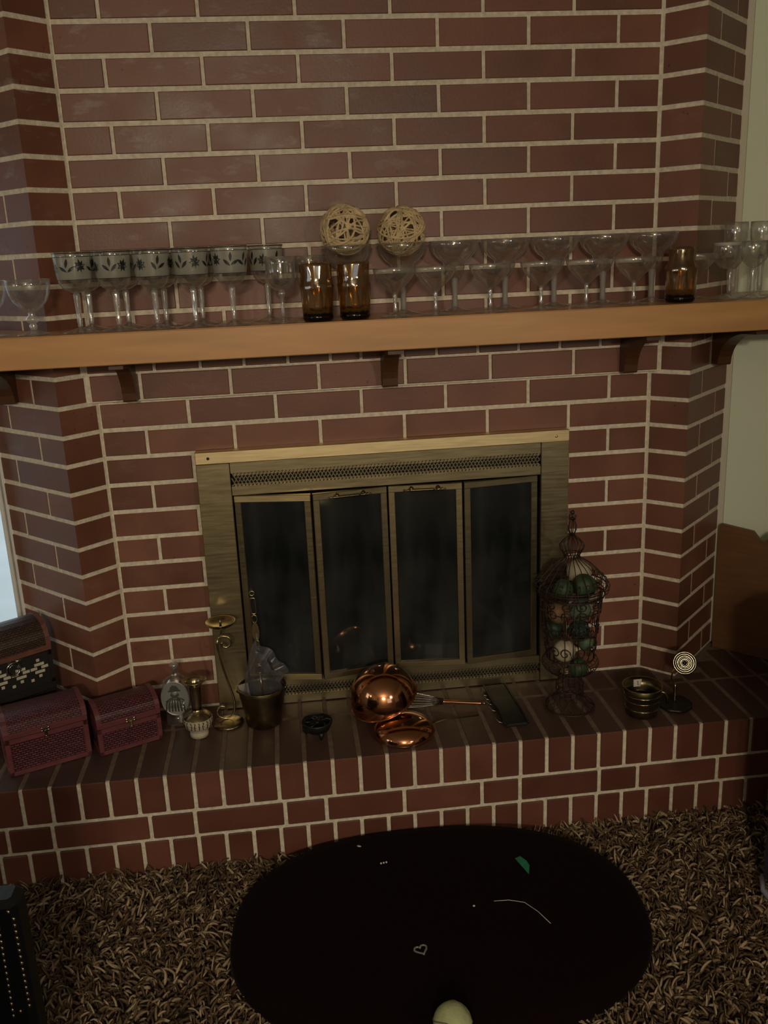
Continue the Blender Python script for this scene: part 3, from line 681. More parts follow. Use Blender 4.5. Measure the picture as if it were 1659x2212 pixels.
def make_marg(loc, label):
    t = thing('margarita_glass', label, 'glass', loc, 0, 'wide margarita glasses with frosted stems')
    obj('bowl', MB().lathe(wall_profile([(.004, .070), (.012, .073), (.019, .082), (.023, .094), (.0245, .104), (.026, .108), (.038, .116), (.049, .128), (.0545, .141), (.0565, .152)]), 40).ring((0, 0, .152), .0560, .0012, 48, 6), 'glass', t)
    obj('stem', MB().lathe([(.0078, .074), (.0082, .070), (.0068, .052), (.0060, .035), (.0065, .018), (.0075, .008)], 20), 'frost_stem', t)
    obj('foot', MB().lathe([(.0005, .010), (.008, .0085), (.020, .0045), (.034, .002), (.037, .0008), (.0005, .0002)], 36), 'glass', t)
    return t
m0 = make_marg((-.075, -.072, ZM + .0005), 'margarita glass holding the left rope ball, behind the amber pair')
dup(m0, (.049, -.072, ZM + .0005), 'margarita glass holding the right rope ball')
for i, x in enumerate([.167, .283, .397, .512, .628]):
    dup(m0, (x, -.068, ZM + .0005), 'empty wide margarita glass in back row, %s to the right of the rope balls' % ['first', 'second', 'third', 'fourth', 'fifth'][i])
def make_coupe(loc, label):
    t = thing('martini_glass', label, 'glass', loc, 0, 'flared martini glasses in the front row')
    obj('bowl', MB().lathe(wall_profile([(.003, .046), (.009, .051), (.018, .060), (.029, .070), (.039, .081), (.0445, .092), (.0462, .1005)]), 40).ring((0, 0, .1005), .0458, .0011, 44, 6), 'glass', t)
    obj('stem', MB().lathe([(.0034, .052), (.0052, .045), (.0040, .036), (.0036, .022), (.0052, .016), (.0036, .010)], 16), 'glass_thick', t)
    obj('foot', MB().lathe([(.0005, .011), (.006, .008), (.018, .0042), (.031, .0018), (.0335, .0006), (.0005, .0002)], 36), 'glass', t)
    return t
k0 = None
for i, (x, y) in enumerate([(.018, -.168), (.106, -.166), (.227, -.162), (.341, -.158), (.445, -.152), (.556, -.145)]):
    lb = 'flared clear martini glass in front row, %s counting right from the amber pair' % ['first', 'second', 'third', 'fourth', 'fifth', 'sixth'][i]
    if k0 is None: k0 = make_coupe((x, y, ZM + .0005), lb)
    else: dup(k0, (x, y, ZM + .0005), lb)
def make_wine(loc, label, h, rr, name='wine_goblet', grp='clear goblets at the right end'):
    t = thing(name, label, 'glass', loc, 0, grp)
    s = h / .124
    obj('bowl', MB().lathe(wall_profile([(.004, .066 * s), (.013, .070 * s), (rr * .8, .082 * s), (rr * .97, .098 * s), (rr, .112 * s), (rr * 1.0, .124 * s)]), 36).ring((0, 0, .124 * s), rr - .0005, .0010, 40, 6), 'glass', t)
    obj('stem', MB().lathe([(.003, .070 * s), (.0085, .064 * s), (.0080, .056 * s), (.0055, .035 * s), (.0062, .018 * s), (.005, .011)], 16, mod=lambda a, z: 1 + .06 * abs(math.cos(3 * a))), 'glass_thick', t)
    obj('foot', MB().lathe([(.0005, .012), (.007, .009), (.018, .0045), (.030, .0018), (.032, .0006), (.0005, .0002)], 32), 'glass', t)
    return t
w1 = make_wine((.776, -.130, ZM + .0005), 'clear wine goblet with a white paper tag, right of the lone amber tumbler', .124, .031)
obj('paper_tag', MB().lathe([(.0297, .117), (.0299, .1235)], 36, cap=False), 'paper', w1).data.materials
tg = w1.children[-1]
vv = MB()
for i in range(9):
    a = -2.4 + i * .17
    vv.v += [(.0296 * math.cos(a), .0296 * math.sin(a), .1175), (.0298 * math.cos(a), .0298 * math.sin(a), .1240)]
vv.f = [(2 * i, 2 * i + 2, 2 * i + 3, 2 * i + 1) for i in range(8)]; vv.sm = [True] * 8
tg.data = vv.mesh('paper_tag'); tg.data.materials.append(M['paper'])
make_wine((.840, -.132, ZM + .0005), 'clear wine goblet, first to the right of the tagged one', .124, .032)
make_wine((.905, -.130, ZM + .0005), 'clear wine goblet cut off by the right photo edge, front row', .122, .032)
make_wine((.850, -.022, ZM + .0005), 'tall clear goblet behind the tagged wine goblet, near the brick edge', .167, .027, 'tall_goblet')
t2 = make_wine((.912, -.030, ZM + .0005), 'tall clear goblet with price tag at far right, behind the front wine goblets', .167, .028, 'tall_goblet')
obj('price_tag', MB().box(-.012, -.003, -.0292, -.0286, .122, .136), 'paper', t2)
make_wine((.815, -.074, ZM + .0005), 'short clear goblet squeezed behind and right of the tagged goblet', .115, .028)
mg = make_coupe((.736, -.062, ZM + .0005), 'flared clear glass behind and right of the lone amber tumbler')

def rope_ball(center, R, label, seed, loops=44, rad=.0024, m='rope', name='rope_ball', cat='ball', group='woven rope balls', amp=.10):
    rnd = random.Random(seed); mb = MB()
    for i in range(loops):
        ax = Vector((rnd.gauss(0, 1), rnd.gauss(0, 1), rnd.gauss(0, 1))).normalized(); o = ax.orthogonal().normalized(); p2 = ax.cross(o)
        off = rnd.uniform(-.55, .55); ph = rnd.uniform(0, 6.28); f = rnd.choice([2, 3]); n = 34; rr0 = R * rnd.uniform(.93, 1.0)
        pts = []
        for k in range(n):
            a = 2 * PI * k / n; d = (o * math.cos(a) + p2 * math.sin(a)) * math.sqrt(1 - off * off) + ax * (off + amp * math.sin(f * a + ph))
            pts.append(d.normalized() * rr0)
        mb.tube(pts, rad * rnd.uniform(.75, 1.2), 5, closed=True)
    o = obj(name, mb, m, loc=center); tag(o, label, cat, group); return o
rope_ball((-.075, -.072, 1.400), .0535, 'woven tan rope ball sitting in the left margarita glass', 3)
rope_ball((.050, -.072, 1.393), .0525, 'woven tan rope ball sitting in the right margarita glass', 9)

# ------------------------------------------------------------------ chests at the left end of the hearth
def chest(loc, rz, W, D, hb, hl, label, wood, rat, name='rattan_chest', feet=True, group='woven treasure chests', wood2=None):
    """front is local -y, origin at front left bottom corner; barrel lid"""
    t = thing(name, label, 'box', loc, rz, group); tk = .008; fr = .011
    b = MB()
    for a, c, y0, y1, z0, z1 in ((0, W, 0, tk, 0, fr), (0, W, 0, tk, hb - fr, hb), (0, fr, 0, tk, 0, hb), (W - fr, W, 0, tk, 0, hb),
                                 (0, W, D - tk, D, 0, hb), (0, tk, 0, D, 0, fr), (W - tk, W, 0, D, 0, fr), (0, tk, 0, D, hb - fr, hb), (W - tk, W, 0, D, hb - fr, hb), (0, tk, D - fr, D, 0, hb), (W - tk, W, D - fr, D, 0, hb)):
        b.cbox(a, c, y0, y1, z0, z1, .001)
    obj('body_frame', b, wood2 or wood, t)
    pn = MB().box(.003, W - .003, .0025, D - .0025, .002, hb - .002); pn.uv = lambda c: (c.x + c.y, c.z)
    obj('woven_panel', pn, rat, t)
    # lid: arched section
    n = 12; sec = []
    for i in range(n + 1):
        a = PI * i / n; sec.append((D / 2 - D / 2 * math.cos(a) * (1 if True else 1), hb + .014 + (hl - .014) * math.sin(a) ** .8))
    ld = MB(); x0, x1 = .002, W - .002
    vs = []; fs = []
    for x in (x0, x1): vs += [(x, y, z) for y, z in sec]
    m_ = n + 1
    for i in range(n): fs.append((i, i + 1, m_ + i + 1, m_ + i))
    fs += [tuple(range(m_ - 1, -1, -1)), tuple(range(m_, 2 * m_)), (0, m_, 2 * m_ - 1, m_ - 1)]
    ld.add(vs, fs, False)
    ld.uv = lambda c: (c.x, math.atan2(c.z - hb, c.y - D / 2) * D * .6)
    l = obj('lid', ld, rat, t)
    lr = MB().cbox(0, W, -.0015, tk, hb + .002, hb + .015, .001).cbox(0, W, D - tk, D + .0015, hb + .002, hb + .015, .001).cbox(0, tk, 0, D, hb + .002, hb + .015, .001).cbox(W - tk, W, 0, D, hb + .002, hb + .015, .001)
    for xa in (0, W - fr):                              # arched end bands
        for i in range(n):
            (ya, za), (yb, zb_) = sec[i], sec[i + 1]
            lr.add([(xa, ya, za), (xa + fr, ya, za), (xa + fr, yb, zb_), (xa, yb, zb_)] + [(xa, D / 2 + (ya - D / 2) * 1.03, hb + (za - hb) * 1.03 + .0006), (xa + fr, D / 2 + (ya - D / 2) * 1.03, hb + (za - hb) * 1.03 + .0006), (xa + fr, D / 2 + (yb - D / 2) * 1.03, hb + (zb_ - hb) * 1.03 + .0006), (xa, D / 2 + (yb - D / 2) * 1.03, hb + (zb_ - hb) * 1.03 + .0006)],
                   [(4, 5, 6, 7), (0, 4, 7, 3), (1, 2, 6, 5)])
    obj('lid_frame', lr, wood, l)
    return t
def clasp(par, x, hb, s=1.0, m='brass'):
    c = MB()
    for sx in (-1, 1):
        for dz in (0, .006): c.ball((x + sx * .008 * s, -.003, hb + .004 + dz), .0028 * s, 8, 6, (1.3, .5, 1))
    c.cbox(x - .010 * s, x + .010 * s, -.0035, -.0015, hb + .003, hb + .010, .0008).cbox(x - .003, x + .003, -.005, -.0015, hb - .008, hb + .005, .0008).ball((x, -.004, hb - .009), .0028, 8, 6)
    return obj('clasp', c, m, par)
cB = chest((-.902, -.262, ZHE + .001), math.radians(22.7), .181, .122, .090, .048, 'burgundy woven rattan chest, larger of the two on the front left of hearth', 'rattan_wood', 'rattan')
clasp(cB, .088, .090, .9, 'steel')
cC = chest((-.714, -.207, ZHE + .001), math.radians(24), .149, .100, .066, .050, 'small burgundy woven rattan chest with brass clasp, beside the decanter', 'rattan_wood', 'rattan')
clasp(cC, .078, .066, 1.1)
cA = chest((-1.001, -.145, .3725), math.radians(35), .200, .118, .083, .078, 'dark woven chest with black and cream checks and ring handle, raised at far left', 'old_wood', 'old_rattan', wood2='black_wood')
bp_ = MB().box(.012, .189, -.0008, .0, .006, .074); blk = obj('checker_panel', bp_, 'black_wood', cA)
cols = [(0, 1), (1, 0), (2, 1), (3, 0), (4, 1), (0, 3), (2, 3), (3, 2), (1, 2), (4, 3), (0, 5), (1, 4), (2, 5), (3, 4), (4, 5)]
for bx in (.018, .063, .108, .153):
    for (dx, w_, zz) in ((.006, .008, .064), (.000, .024, .053), (-.010, .016, .044), (.016, .017, .044), (.000, .024, .034), (.008, .008, .023), (-.012, .008, .017)):
        if bx + dx < .012 or bx + dx + w_ > .190: continue
        obj('woven_strip', MB().cbox(0, w_, -.0018, 0, 0, .0075, .0008), 'shell', blk, loc=(bx + dx, -.0008, zz))
rg = MB().ring((.104, -.006, .066), .016, .0022, 24, 6, axis=(0, 1, 0)).ring((.104, -.006, .066), .011, .0012, 24, 5, axis=(0, 1, 0)).cbox(.092, .130, -.003, 0, .078, .086, .001).ball((.118, -.004, .082), .005, 10, 6, (1.4, .5, .8)).ball((.104, -.005, .050), .003, 8, 6)
obj('ring_handle', rg, 'steel', cA)
# low dark box the checked chest stands on
bx_ = thing('storage_box', 'low black wooden box under the checked chest at far left', 'box', (-.997, -.135, ZHE + .001), math.radians(35))
obj('body', MB().cbox(0, .19, .0, .105, 0, .100, .003), 'black_wood', bx_); obj('lid', MB().cbox(-.003, .193, -.003, .108, .1005, .1195, .003), 'black_wood', bx_)

# ------------------------------------------------------------------ decanter, vase, candlestick, bucket
dc = thing('glass_decanter', 'clear glass decanter with an oval pewter medallion of a bearded man in a hat', 'bottle', (-.545, -.078, ZHE + .001), math.radians(-4))
sq = Matrix.Diagonal((1, .62, 1, 1))
obj('body', MB().lathe(wall_profile([(.030, .001), (.031, .006), (.029, .03), (.030, .05), (.036, .075), (.037, .095), (.030, .118), (.014, .130), (.0085, .136), (.009, .150), (.0115, .153)], .002), 36, sq), 'glass', dc)
obj('stopper', MB().lathe([(.006, .148), (.008, .154), (.011, .156), (.011, .160), (.006, .162)], 20), 'glass_thick', dc)
def oval(rx, rz_, y0, y1, cz, n=36): return [(rx * math.cos(2 * PI * i / n), cz + rz_ * math.sin(2 * PI * i / n)) for i in range(n)]
XZ = lambda y: Matrix(((1, 0, 0, 0), (0, 0, -1, y), (0, 1, 0, 0), (0, 0, 0, 1)))
md = MB(); md.prism(oval(.033, .044, 0, 0, .080), 0, .003, XZ(-.0225)); md.tube([(.033 * math.cos(2 * PI * i / 40), -.0255, .080 + .044 * math.sin(2 * PI * i / 40)) for i in range(40)], .0016, 6, closed=True)
mdo = obj('medallion', md, 'pewter', dc)
fg = MB()
fg.prism([(-.011, .101), (.012, .102), (.010, .107), (.006, .114), (-.003, .116), (-.009, .110)], 0, .0022, XZ(-.0262))
fg.prism([(-.015, .099), (.015, .100), (.014, .103), (-.014, .102)], 0, .003, XZ(-.0262))
fg.prism([(-.010, .088), (-.003, .082), (.006, .083), (.011, .090), (.009, .0935), (.004, .091), (-.004, .091), (-.009, .0935)], 0, .002, XZ(-.0262))
for i in range(7):
    x = -.019 + i * .006; fg.tube([(x * .55, -.0268, .080), (x * 1.1, -.0270, .068), (x * 1.25, -.0268, .046)], .0016, 5)
fg.tube([(-.022, -.0265, .072), (-.012, -.027, .080), (-.004, -.027, .083)], .0014, 5); fg.tube([(.022, -.0265, .074), (.014, -.027, .080), (.005, -.027, .083)], .0014, 5)
obj('dark_lines', fg, 'pewter_dark', mdo)
fp = MB(); fp.ball((0, -.0262, .095), .0085, 12, 8, (.9, .35, 1)); fp.ball((-.003, -.0293, .0965), .0012, 6, 4); fp.ball((.004, -.0293, .0965), .0012, 6, 4); fp.ball((.0005, -.0296, .0935), .0016, 6, 4)
for i in range(6): fp.tube([(-.016 + i * .006, -.0268, .078), (-.019 + i * .0075, -.0274, .055)], .0009, 5)
fp.ball((.019, -.027, .066), .004, 8, 6, (1, .5, 1)); fp.ball((.017, -.027, .056), .0035, 8, 6, (1, .5, 1.4))
obj('raised_figure', fp, 'pewter', mdo)

vs_ = thing('brass_vase', 'slim-necked brass vase with a painted figure band, in front of the decanter', 'vase', (-.492, -.147, ZHE + .001))
obj('neck', MB().lathe(wall_profile([(.012, .070), (.0125, .082), (.014, .110), (.0155, .130), (.021, .139), (.0285, .1455)], .0015), 36), 'brass', vs_)
obj('lip', MB().ring((0, 0, .1455), .0283, .0011, 40, 6), 'brass', vs_)
obj('shoulder', MB().lathe([(.0125, .074), (.011, .070), (.0135, .068), (.0145, .065), (.020, .062), (.030, .055), (.0335, .050)], 36, cap=False), 'brass', vs_)
bd = obj('painted_band', MB().lathe([(.0335, .050), (.0352, .043), (.0345, .034), (.031, .026), (.026, .021)], 36, cap=False), 'enamel', vs_)
fgs = MB(); rnd = random.Random(5)
for i in range(22):
    a = 2 * PI * i / 22; R_ = .0352
    p = lambda da, z: ((.0356 - abs(z - .043) * .12) * math.cos(a + da), (.0356 - abs(z - .043) * .12) * math.sin(a + da), z)
    fgs.tube([p(0, .030), p(rnd.uniform(-.1, .1), .038), p(rnd.uniform(-.05, .05), .046)], .0011, 4); fgs.ball(p(0, .0472), .0015, 6, 4)
    fgs.tube([p(-.06, .040), p(.08, .036)], .0007, 4)
obj('painted_figures', fgs, 'enamel_dark', bd)
obj('foot', MB().lathe([(.0262, .021), (.021, .016), (.0205, .013), (.0225, .010), (.0225, .001), (.0005, .0005)], 36), 'enamel', vs_)

cs = thing('scroll_candlestick', 'tall brass scroll candlestick with drip tray between the vase and bucket', 'candlestick', (-.426, -.100, ZHE + .001))
obj('base', MB().lathe([(.0005, .010), (.012, .010), (.030, .006), (.038, .0025), (.0385, .0005), (.0005, .0002)], 36), 'brass', cs)
pts = []
def sp(cx, cz, R0, R1, a0, a1, n=16): return [(cx + (R0 + (R1 - R0) * i / n) * math.cos(a0 + (a1 - a0) * i / n), 0, cz + (R0 + (R1 - R0) * i / n) * math.sin(a0 + (a1 - a0) * i / n)) for i in range(n + 1)]
low = sp(-.008, .036, .008, .026, PI * .35, PI * 1.75, 18)     # lower scroll, curl at left
stem = [(.018, 0, .030), (.020, 0, .052), (.017, 0, .075), (.010, 0, .105), (.001, 0, .145), (-.006, 0, .185), (-.009, 0, .210), (-.005, 0, .226)]
hi = sp(.010, .212, .020, .007, PI * .75, -PI * 1.1, 18)
obj('scroll_stem', MB().tube(low + stem, .0028, 8).tube([(-.005, 0, .226)] + hi, .0027, 8).tube([(.0, 0, .226), (.004, 0, .245), (.005, 0, .258)], .0022, 8), 'brass', cs)
obj('drip_tray', MB().lathe([(.0005, .256), (.015, .256), (.030, .2605), (.0355, .2685), (.0362, .2695), (.0345, .2695), (.029, .2625), (.014, .258), (.0005, .258)], 40, Matrix.Translation((.004, 0, 0))), 'brass', cs)
obj('candle_pin', MB().lathe([(.003, .258), (.0025, .266), (.0004, .276)], 8, Matrix.Translation((.004, 0, 0))), 'brass', cs)

bk = thing('brass_bucket', 'dark tarnished brass bucket holding a plastic bag in front of the left glass door', 'bucket', (-.337, -.112, ZHE + .001))
obj('body', MB().lathe(wall_profile([(.042, .001), (.0445, .004), (.0475, .030), (.052, .060), (.056, .085), (.0585, .097)], .0015), 40), 'brass_old', bk)
obj('rim', MB().ring((0, 0, .098), .0582, .0018, 40, 6), 'brass_old', bk)
obj('bail_lug', MB().ball((.057, 0, .088), .005, 8, 6).ball((-.057, 0, .088), .005, 8, 6), 'brass_old', bk)
pb = MB(); nb_ = 40; rgs = []
keys = [((0, 0, -.045), .012, 0), ((0, 0, -.035), .034, 0), ((.0, 0, .0), .038, .05), ((.0, 0, .028), .034, .2), ((.010, -.004, .055), .036, .6), ((.020, -.008, .075), .045, .85), ((.022, -.008, .0755), .0435, .87), ((.012, -.004, .058), .030, .7)]
rndb = random.Random(4)
for k, (c_, R_, tl) in enumerate(keys):
    c_ = tuple(v_ * 1.2 for v_ in c_); R_ *= 1.2
    rm = Matrix.Rotation(tl, 3, 'Y')
    for i in range(nb_):
        a = 2 * PI * i / nb_; rr = R_ * (1 + .09 * math.sin(3 * a + k) + .07 * math.sin(7 * a - 2 * k) + rndb.uniform(-.05, .05))
        rgs.append(Vector(c_) + rm @ Vector((rr * math.cos(a), rr * math.sin(a) * .8, .005 * math.sin(5 * a + k))))
pb.add(rgs, [(k * nb_ + i, k * nb_ + (i + 1) % nb_, (k + 1) * nb_ + (i + 1) % nb_, (k + 1) * nb_ + i) for k in range(len(keys) - 1) for i in range(nb_)])
tag(obj('plastic_bag', pb, 'plastic_bag', loc=(-.334, -.108, .330)), 'crumpled clear plastic bag stuffed into the brass bucket', 'bag')
tag(obj('card_scrap', MB().box(-.013, .013, -.001, .001, 0, .055), 'card', loc=(-.376, -.108, .300), rot=(-.1, -.12, .2)), 'small grey card standing in the left side of the brass bucket', 'card')
hd = thing('link_handle_ladle', 'tall flat brass handle of open links rising out of the bucket', 'utensil', (-.338, -.088, .300), rot=(-.06, -.02, 0))
def flat_loop(cx, cz, rx, rz_, pw=2.0, n=28, t=.0016):
    pts_ = []
    for i in range(n):
        a = 2 * PI * i / n; c, s_ = math.cos(a), math.sin(a)
        pts_.append((cx + rx * math.copysign(abs(c) ** (2 / pw), c), 0, cz + rz_ * math.copysign(abs(s_) ** (2 / pw), s_)))
    return pts_
for z0, rx, rz_, pw in ((.275, .0055, .0055, 2), (.243, .0060, .0200, 5), (.210, .0060, .0095, 2.2), (.146, .0055, .0090, 2.2), (.113, .0055, .0200, 5), (.080, .0055, .0095, 2.2)):
    obj('link', MB().tube(flat_loop(0, z0, rx, rz_, pw), .0016, 6, closed=True), 'brass', hd)
obj('oval_plate', MB().prism([(.0085 * math.cos(2 * PI * i / 28), .178 + .024 * math.sin(2 * PI * i / 28)) for i in range(28)], 0, .002, XZ(-.001)), 'brass', hd)
obj('shank', MB().tube([(0, 0, .070), (0, 0, .03), (0.004, 0, -.02)], .0022, 6), 'brass', hd)

# ------------------------------------------------------------------ iron burner, copper bowls, whisk, ladle, utensil rack
ib = thing('iron_trivet_bowl', 'small black cast iron bowl on three feet with a slotted lid', 'bowl', (-.210, -.200, ZHE + .001))
obj('bowl', MB().lathe([(.0005, .008), (.018, .009), (.029, .016), (.0345, .028), (.0365, .036), (.0355, .038), (.030, .036)], 32, cap=False), 'iron', ib)
for i in range(3):
    a = -PI / 2 + .25 + i * 2 * PI / 3; c, s_ = math.cos(a), math.sin(a)
    obj('foot', MB().tube([(.030 * c, .030 * s_, .020), (.031 * c, .031 * s_, .010), (.027 * c, .027 * s_, .0005)], [.007, .0055, .002], 6), 'iron', ib)
ldm = MB().ring((0, 0, .037), .0345, .0018, 32, 6).lathe([(.0005, .038), (.010, .038), (.011, .035)], 16)
for i in range(6):
    a = i * PI / 3; ldm.tube([(.010 * math.cos(a), .010 * math.sin(a), .037), (.024 * math.cos(a + .25), .024 * math.sin(a + .25), .0385), (.034 * math.cos(a), .034 * math.sin(a), .037)], .0022, 5)
ldm.tube([(0, 0, .038), (0, 0, .048)], .002, 6); obj('slotted_lid', ldm, 'iron', ib)

def dome(R, depth, t=.0016, n=14):
    out = [(R * math.cos(PI / 2 * i / n), depth * math.sin(PI / 2 * i / n)) for i in range(n)] + [(.0004, depth)]
    inn = [(max(rr - t, .0003), zz - t) for rr, zz in reversed(out[1:])] + [(R - t, 0)]
    return out + inn + [out[0]]
b1 = thing('copper_bowl', 'large polished copper mixing bowl tipped upside down over the whisk', 'bowl', (-.043, -.150, ZHE + .055), rot=(math.radians(8), math.radians(-19), 0))
obj('bowl', MB().lathe(dome(.083, .086), 56, cap=False), 'copper', b1)
obj('rolled_rim', MB().ring((0, 0, 0), .0835, .0022, 56, 8), 'copper', b1)
b2 = thing('copper_ladle', 'copper ladle with wide shallow bowl lying face down under the large copper bowl', 'ladle', (-.007, -.226, ZHE + .003), math.radians(3))
obj('bowl', MB().lathe(dome(.074, .040), 56, cap=False), 'copper', b2)
obj('handle', MB().tube([(.068, .008, .006), (.10, .014, .010), (.19, .022, .006)], .0022, 8, flat=((0, 0, 1), .0012)), 'brass_old', b2)
wk = thing('wire_whisk', 'balloon whisk with copper handle poking out from under the large copper bowl', 'whisk', (.0, -.110, ZHE + .026), rot=(0, math.radians(4), math.radians(-9)))
wr = MB()
for i in range(8):
    a = PI * i / 8
    pts_ = []
    for k in range(17):
        t = -1 + 2 * k / 16; rr = .030 * math.sqrt(max(0, 1 - t ** 4)) if False else .026 * math.sin(math.acos(max(-1, min(1, t)))) ** .8
        pts_.append((.105 - .14 * (1 - abs(t)) ** .75 * 1.0, 0, 0))
    pts_ = [(.108 - .150 * math.sin(PI * k / 16) ** .9, .026 * math.cos(PI * k / 16) * min(1, .25 + 1.2 * math.sin(PI * k / 16)), 0) for k in range(17)]
    rm = Matrix.Rotation(a, 3, 'X'); wr.tube([rm @ Vector(p_) for p_ in pts_], .0008, 5)
obj('wires', wr, 'steel', wk)
obj('handle', MB().tube([(.104, 0, 0), (.110, 0, 0), (.200, 0, 0), (.206, 0, 0)], [.0052, .0045, .0045, .003], 10), 'copper', wk)
obj('end_knob', MB().ball((.210, 0, 0), .0042, 10, 8), 'brass', wk)

rk = thing('utensil_rack', 'black metal utensil rack with steel hooks lying flat on the hearth bricks', 'rack', (.258, -.150, ZHE + .002), math.radians(2))
obj('plate', MB().cbox(-.028, .028, -.105, .105, 0, .008, .003), 'iron', rk)
obj('edge_bar', MB().tube([(-.028, -.105, .009), (-.028, .105, .009)], .0022, 6).tube([(.028, -.105, .009), (.028, .105, .009)], .0022, 6), 'iron', rk)
for i, y in enumerate((.052, .030, .004, -.030, -.088)):
    hk = [(-.026, y, .006), (-.034, y - .004, .008), (-.041, y - .002, .010), (-.047, y + .006, .016), (-.044, y + .014, .024)]
    obj('hook', MB().tube(hk, .0013, 6), 'steel', rk)

# ------------------------------------------------------------------ wire urn with decorative balls
UX, UY = .413, -.178
ur = thing('wire_urn', 'tall rusty scrollwork wire urn with domed lid right of the fireplace doors', 'urn', (UX, UY, ZHE + .001))
def ribs(prof, n, rad=.0011, tw=0.0, ph=0.0):
    m = MB()
    for i in range(n):
        a = 2 * PI * i / n + ph; m.tube([(rr * math.cos(a + tw * k / len(prof)), rr * math.sin(a + tw * k / len(prof)), z) for k, (rr, z) in enumerate(prof)], rad, 5)
    return m
def rings(lst, rad=.0013):
    m = MB()
    for R_, z in lst: m.ring((0, 0, z), R_, rad, 40, 5)
    return m
bs = ribs([(.033, .036), (.045, .022), (.058, .006)], 14, tw=.9); 
for i in range(14):
    a = 2 * PI * i / 14; bs.tube([((.033 + (.058 - .033) * k / 4) * math.cos(a - .9 * k / 12 * 1.5), (.033 + .025 * k / 4) * math.sin(a - .9 * k / 12 * 1.5), .036 - .030 * k / 4 - .004 * math.sin(PI * k / 4)) for k in range(5)], .0011, 5)
bs.ring((0, 0, .004), .060, .0022, 44, 6).ring((0, 0, .037), .033, .0013, 32, 5)
obj('base_frame', bs, 'wire', ur)
nk = ribs([(.031, .038), (.034, .050), (.033, .062), (.027, .076), (.030, .086), (.024, .094)], 14); nk.ring((0, 0, .050), .034, .001, 32, 5).ring((0, 0, .064), .033, .001, 32, 5).ring((0, 0, .078), .028, .001, 32, 5).ring((0, 0, .093), .025, .0012, 32, 5)
obj('pedestal_frame', nk, 'wire', ur)
cu = ribs([(.024, .094), (.045, .098), (.062, .108), (.069, .122), (.064, .133), (.056, .140)], 26); cu.ring((0, 0, .100), .050, .0012, 36, 5).ring((0, 0, .138), .058, .0014, 36, 5)
obj('cup_frame', cu, 'wire', ur)
bd_ = rings([(.058, .140), (.063, .205), (.068, .262), (.073, .300)], .0011)
for i in range(12):
    a = 2 * PI * i / 12; bd_.tube([((.056 + .017 * k / 6) * math.cos(a), (.056 + .017 * k / 6) * math.sin(a), .138 + .164 * k / 6) for k in range(7)], .0011, 5)
obj('body_frame', bd_, 'wire', ur)
def cyl(a, z): R_ = .0585 + (z - .14) * .095; return (R_ * math.cos(a), R_ * math.sin(a), z)
for i in range(6):
    a0 = -PI / 2 - .2 + i * PI / 3; m = MB()
    for sg in (1, -1):
        for zc, up_, sz in ((.165, 1, 1), (.215, -1, 1), (.262, 1, .9), (.288, -1, .8)):
            pp = []
            for k in range(20):
                t = k / 19; ang = t * PI * 2.6; rr = .0145 * sz * (1 - t * .78)
                pp.append(cyl(a0 + sg * (.018 * sz - rr * math.cos(ang)) / .065 + sg * .04, zc + up_ * rr * math.sin(ang)))
            m.tube(pp, .0015, 5)
            m.tube([cyl(a0, zc - up_ * .022), cyl(a0 + sg * .05, zc - up_ * .010), pp[0]], .0010, 5)
    m.tube([cyl(a0, .142), cyl(a0, .220), cyl(a0, .298)], .0010, 5)
    obj('scroll', m, 'wire', ur)
ldf = rings([(.083, .322), (.078, .300), (.075, .312)], .0018)
for i in range(22):
    a = 2 * PI * i / 22
    pr_ = [(.076, .302), (.086, .308), (.090, .320), (.086, .330), (.078, .338), (.066, .352), (.046, .372), (.024, .386), (.018, .392)]
    ldf.tube([(rr * math.cos(a), rr * math.sin(a), z) for rr, z in pr_], .0011, 5)
    cc = [(.086 - .010 * math.cos(t * 4.6) * (1 - t * .6) - .010, .334 + .010 * math.sin(t * 4.6) * (1 - t * .6)) for t in [k / 9 for k in range(10)]]
    ldf.tube([(rr * math.cos(a + .09), rr * math.sin(a + .09), z) for rr, z in cc], .0009, 4)
ldo = obj('lid_frame', ldf, 'wire', ur)
kn = ribs([(.017, .392), (.020, .399), (.028, .412), (.029, .420), (.020, .432), (.010, .440), (.007, .444)], 16, .0011); kn.ring((0, 0, .399), .020, .0012, 28, 5).ring((0, 0, .441), .009, .0012, 20, 5)
kn = kn
obj('knob_frame', kn, 'wire', ldo)
fn = ribs([(.004, .444), (.0095, .456), (.0100, .466), (.006, .478), (.003, .484)], 6, .0013)
fn.ring((0, 0, .485), .0045, .0014, 16, 5)
for i in range(4):
    a = i * PI / 2 + .4; fn.tube([(.003 * math.cos(a), .003 * math.sin(a), .482), (.010 * math.cos(a), .010 * math.sin(a), .484), (.012 * math.cos(a), .012 * math.sin(a), .490), (.007 * math.cos(a), .007 * math.sin(a), .491)], .0012, 5)
fn.ball((0, 0, .499), .0055, 12, 8).lathe([(.003, .484), (.002, .490), (.004, .494)], 10)
obj('finial', fn, 'wire', ldo)
def pod(center, R_, m, label, name, mod=None, sc=(1, 1, 1), seed=0):
    mb = MB(); prof = [(R_ * math.sin(PI * k / 14), -R_ * math.cos(PI * k / 14)) for k in range(15)]; prof[0] = (.0001, -R_); prof[-1] = (.0001, R_)
    rnd = random.Random(seed); mb.lathe(prof, 24, Matrix.Rotation(rnd.uniform(0, 3), 4, Vector((rnd.random(), rnd.random(), rnd.random())).normalized()), mod=mod, cap=False)
    return tag(obj(name, mb, m, loc=(UX + center[0], UY + center[1], ZHE + center[2])), label, 'ball', 'decorative balls in the wire urn')
lob = lambda n, am: (lambda a, z: 1 + am * abs(math.sin(n * a / 2)) - am)
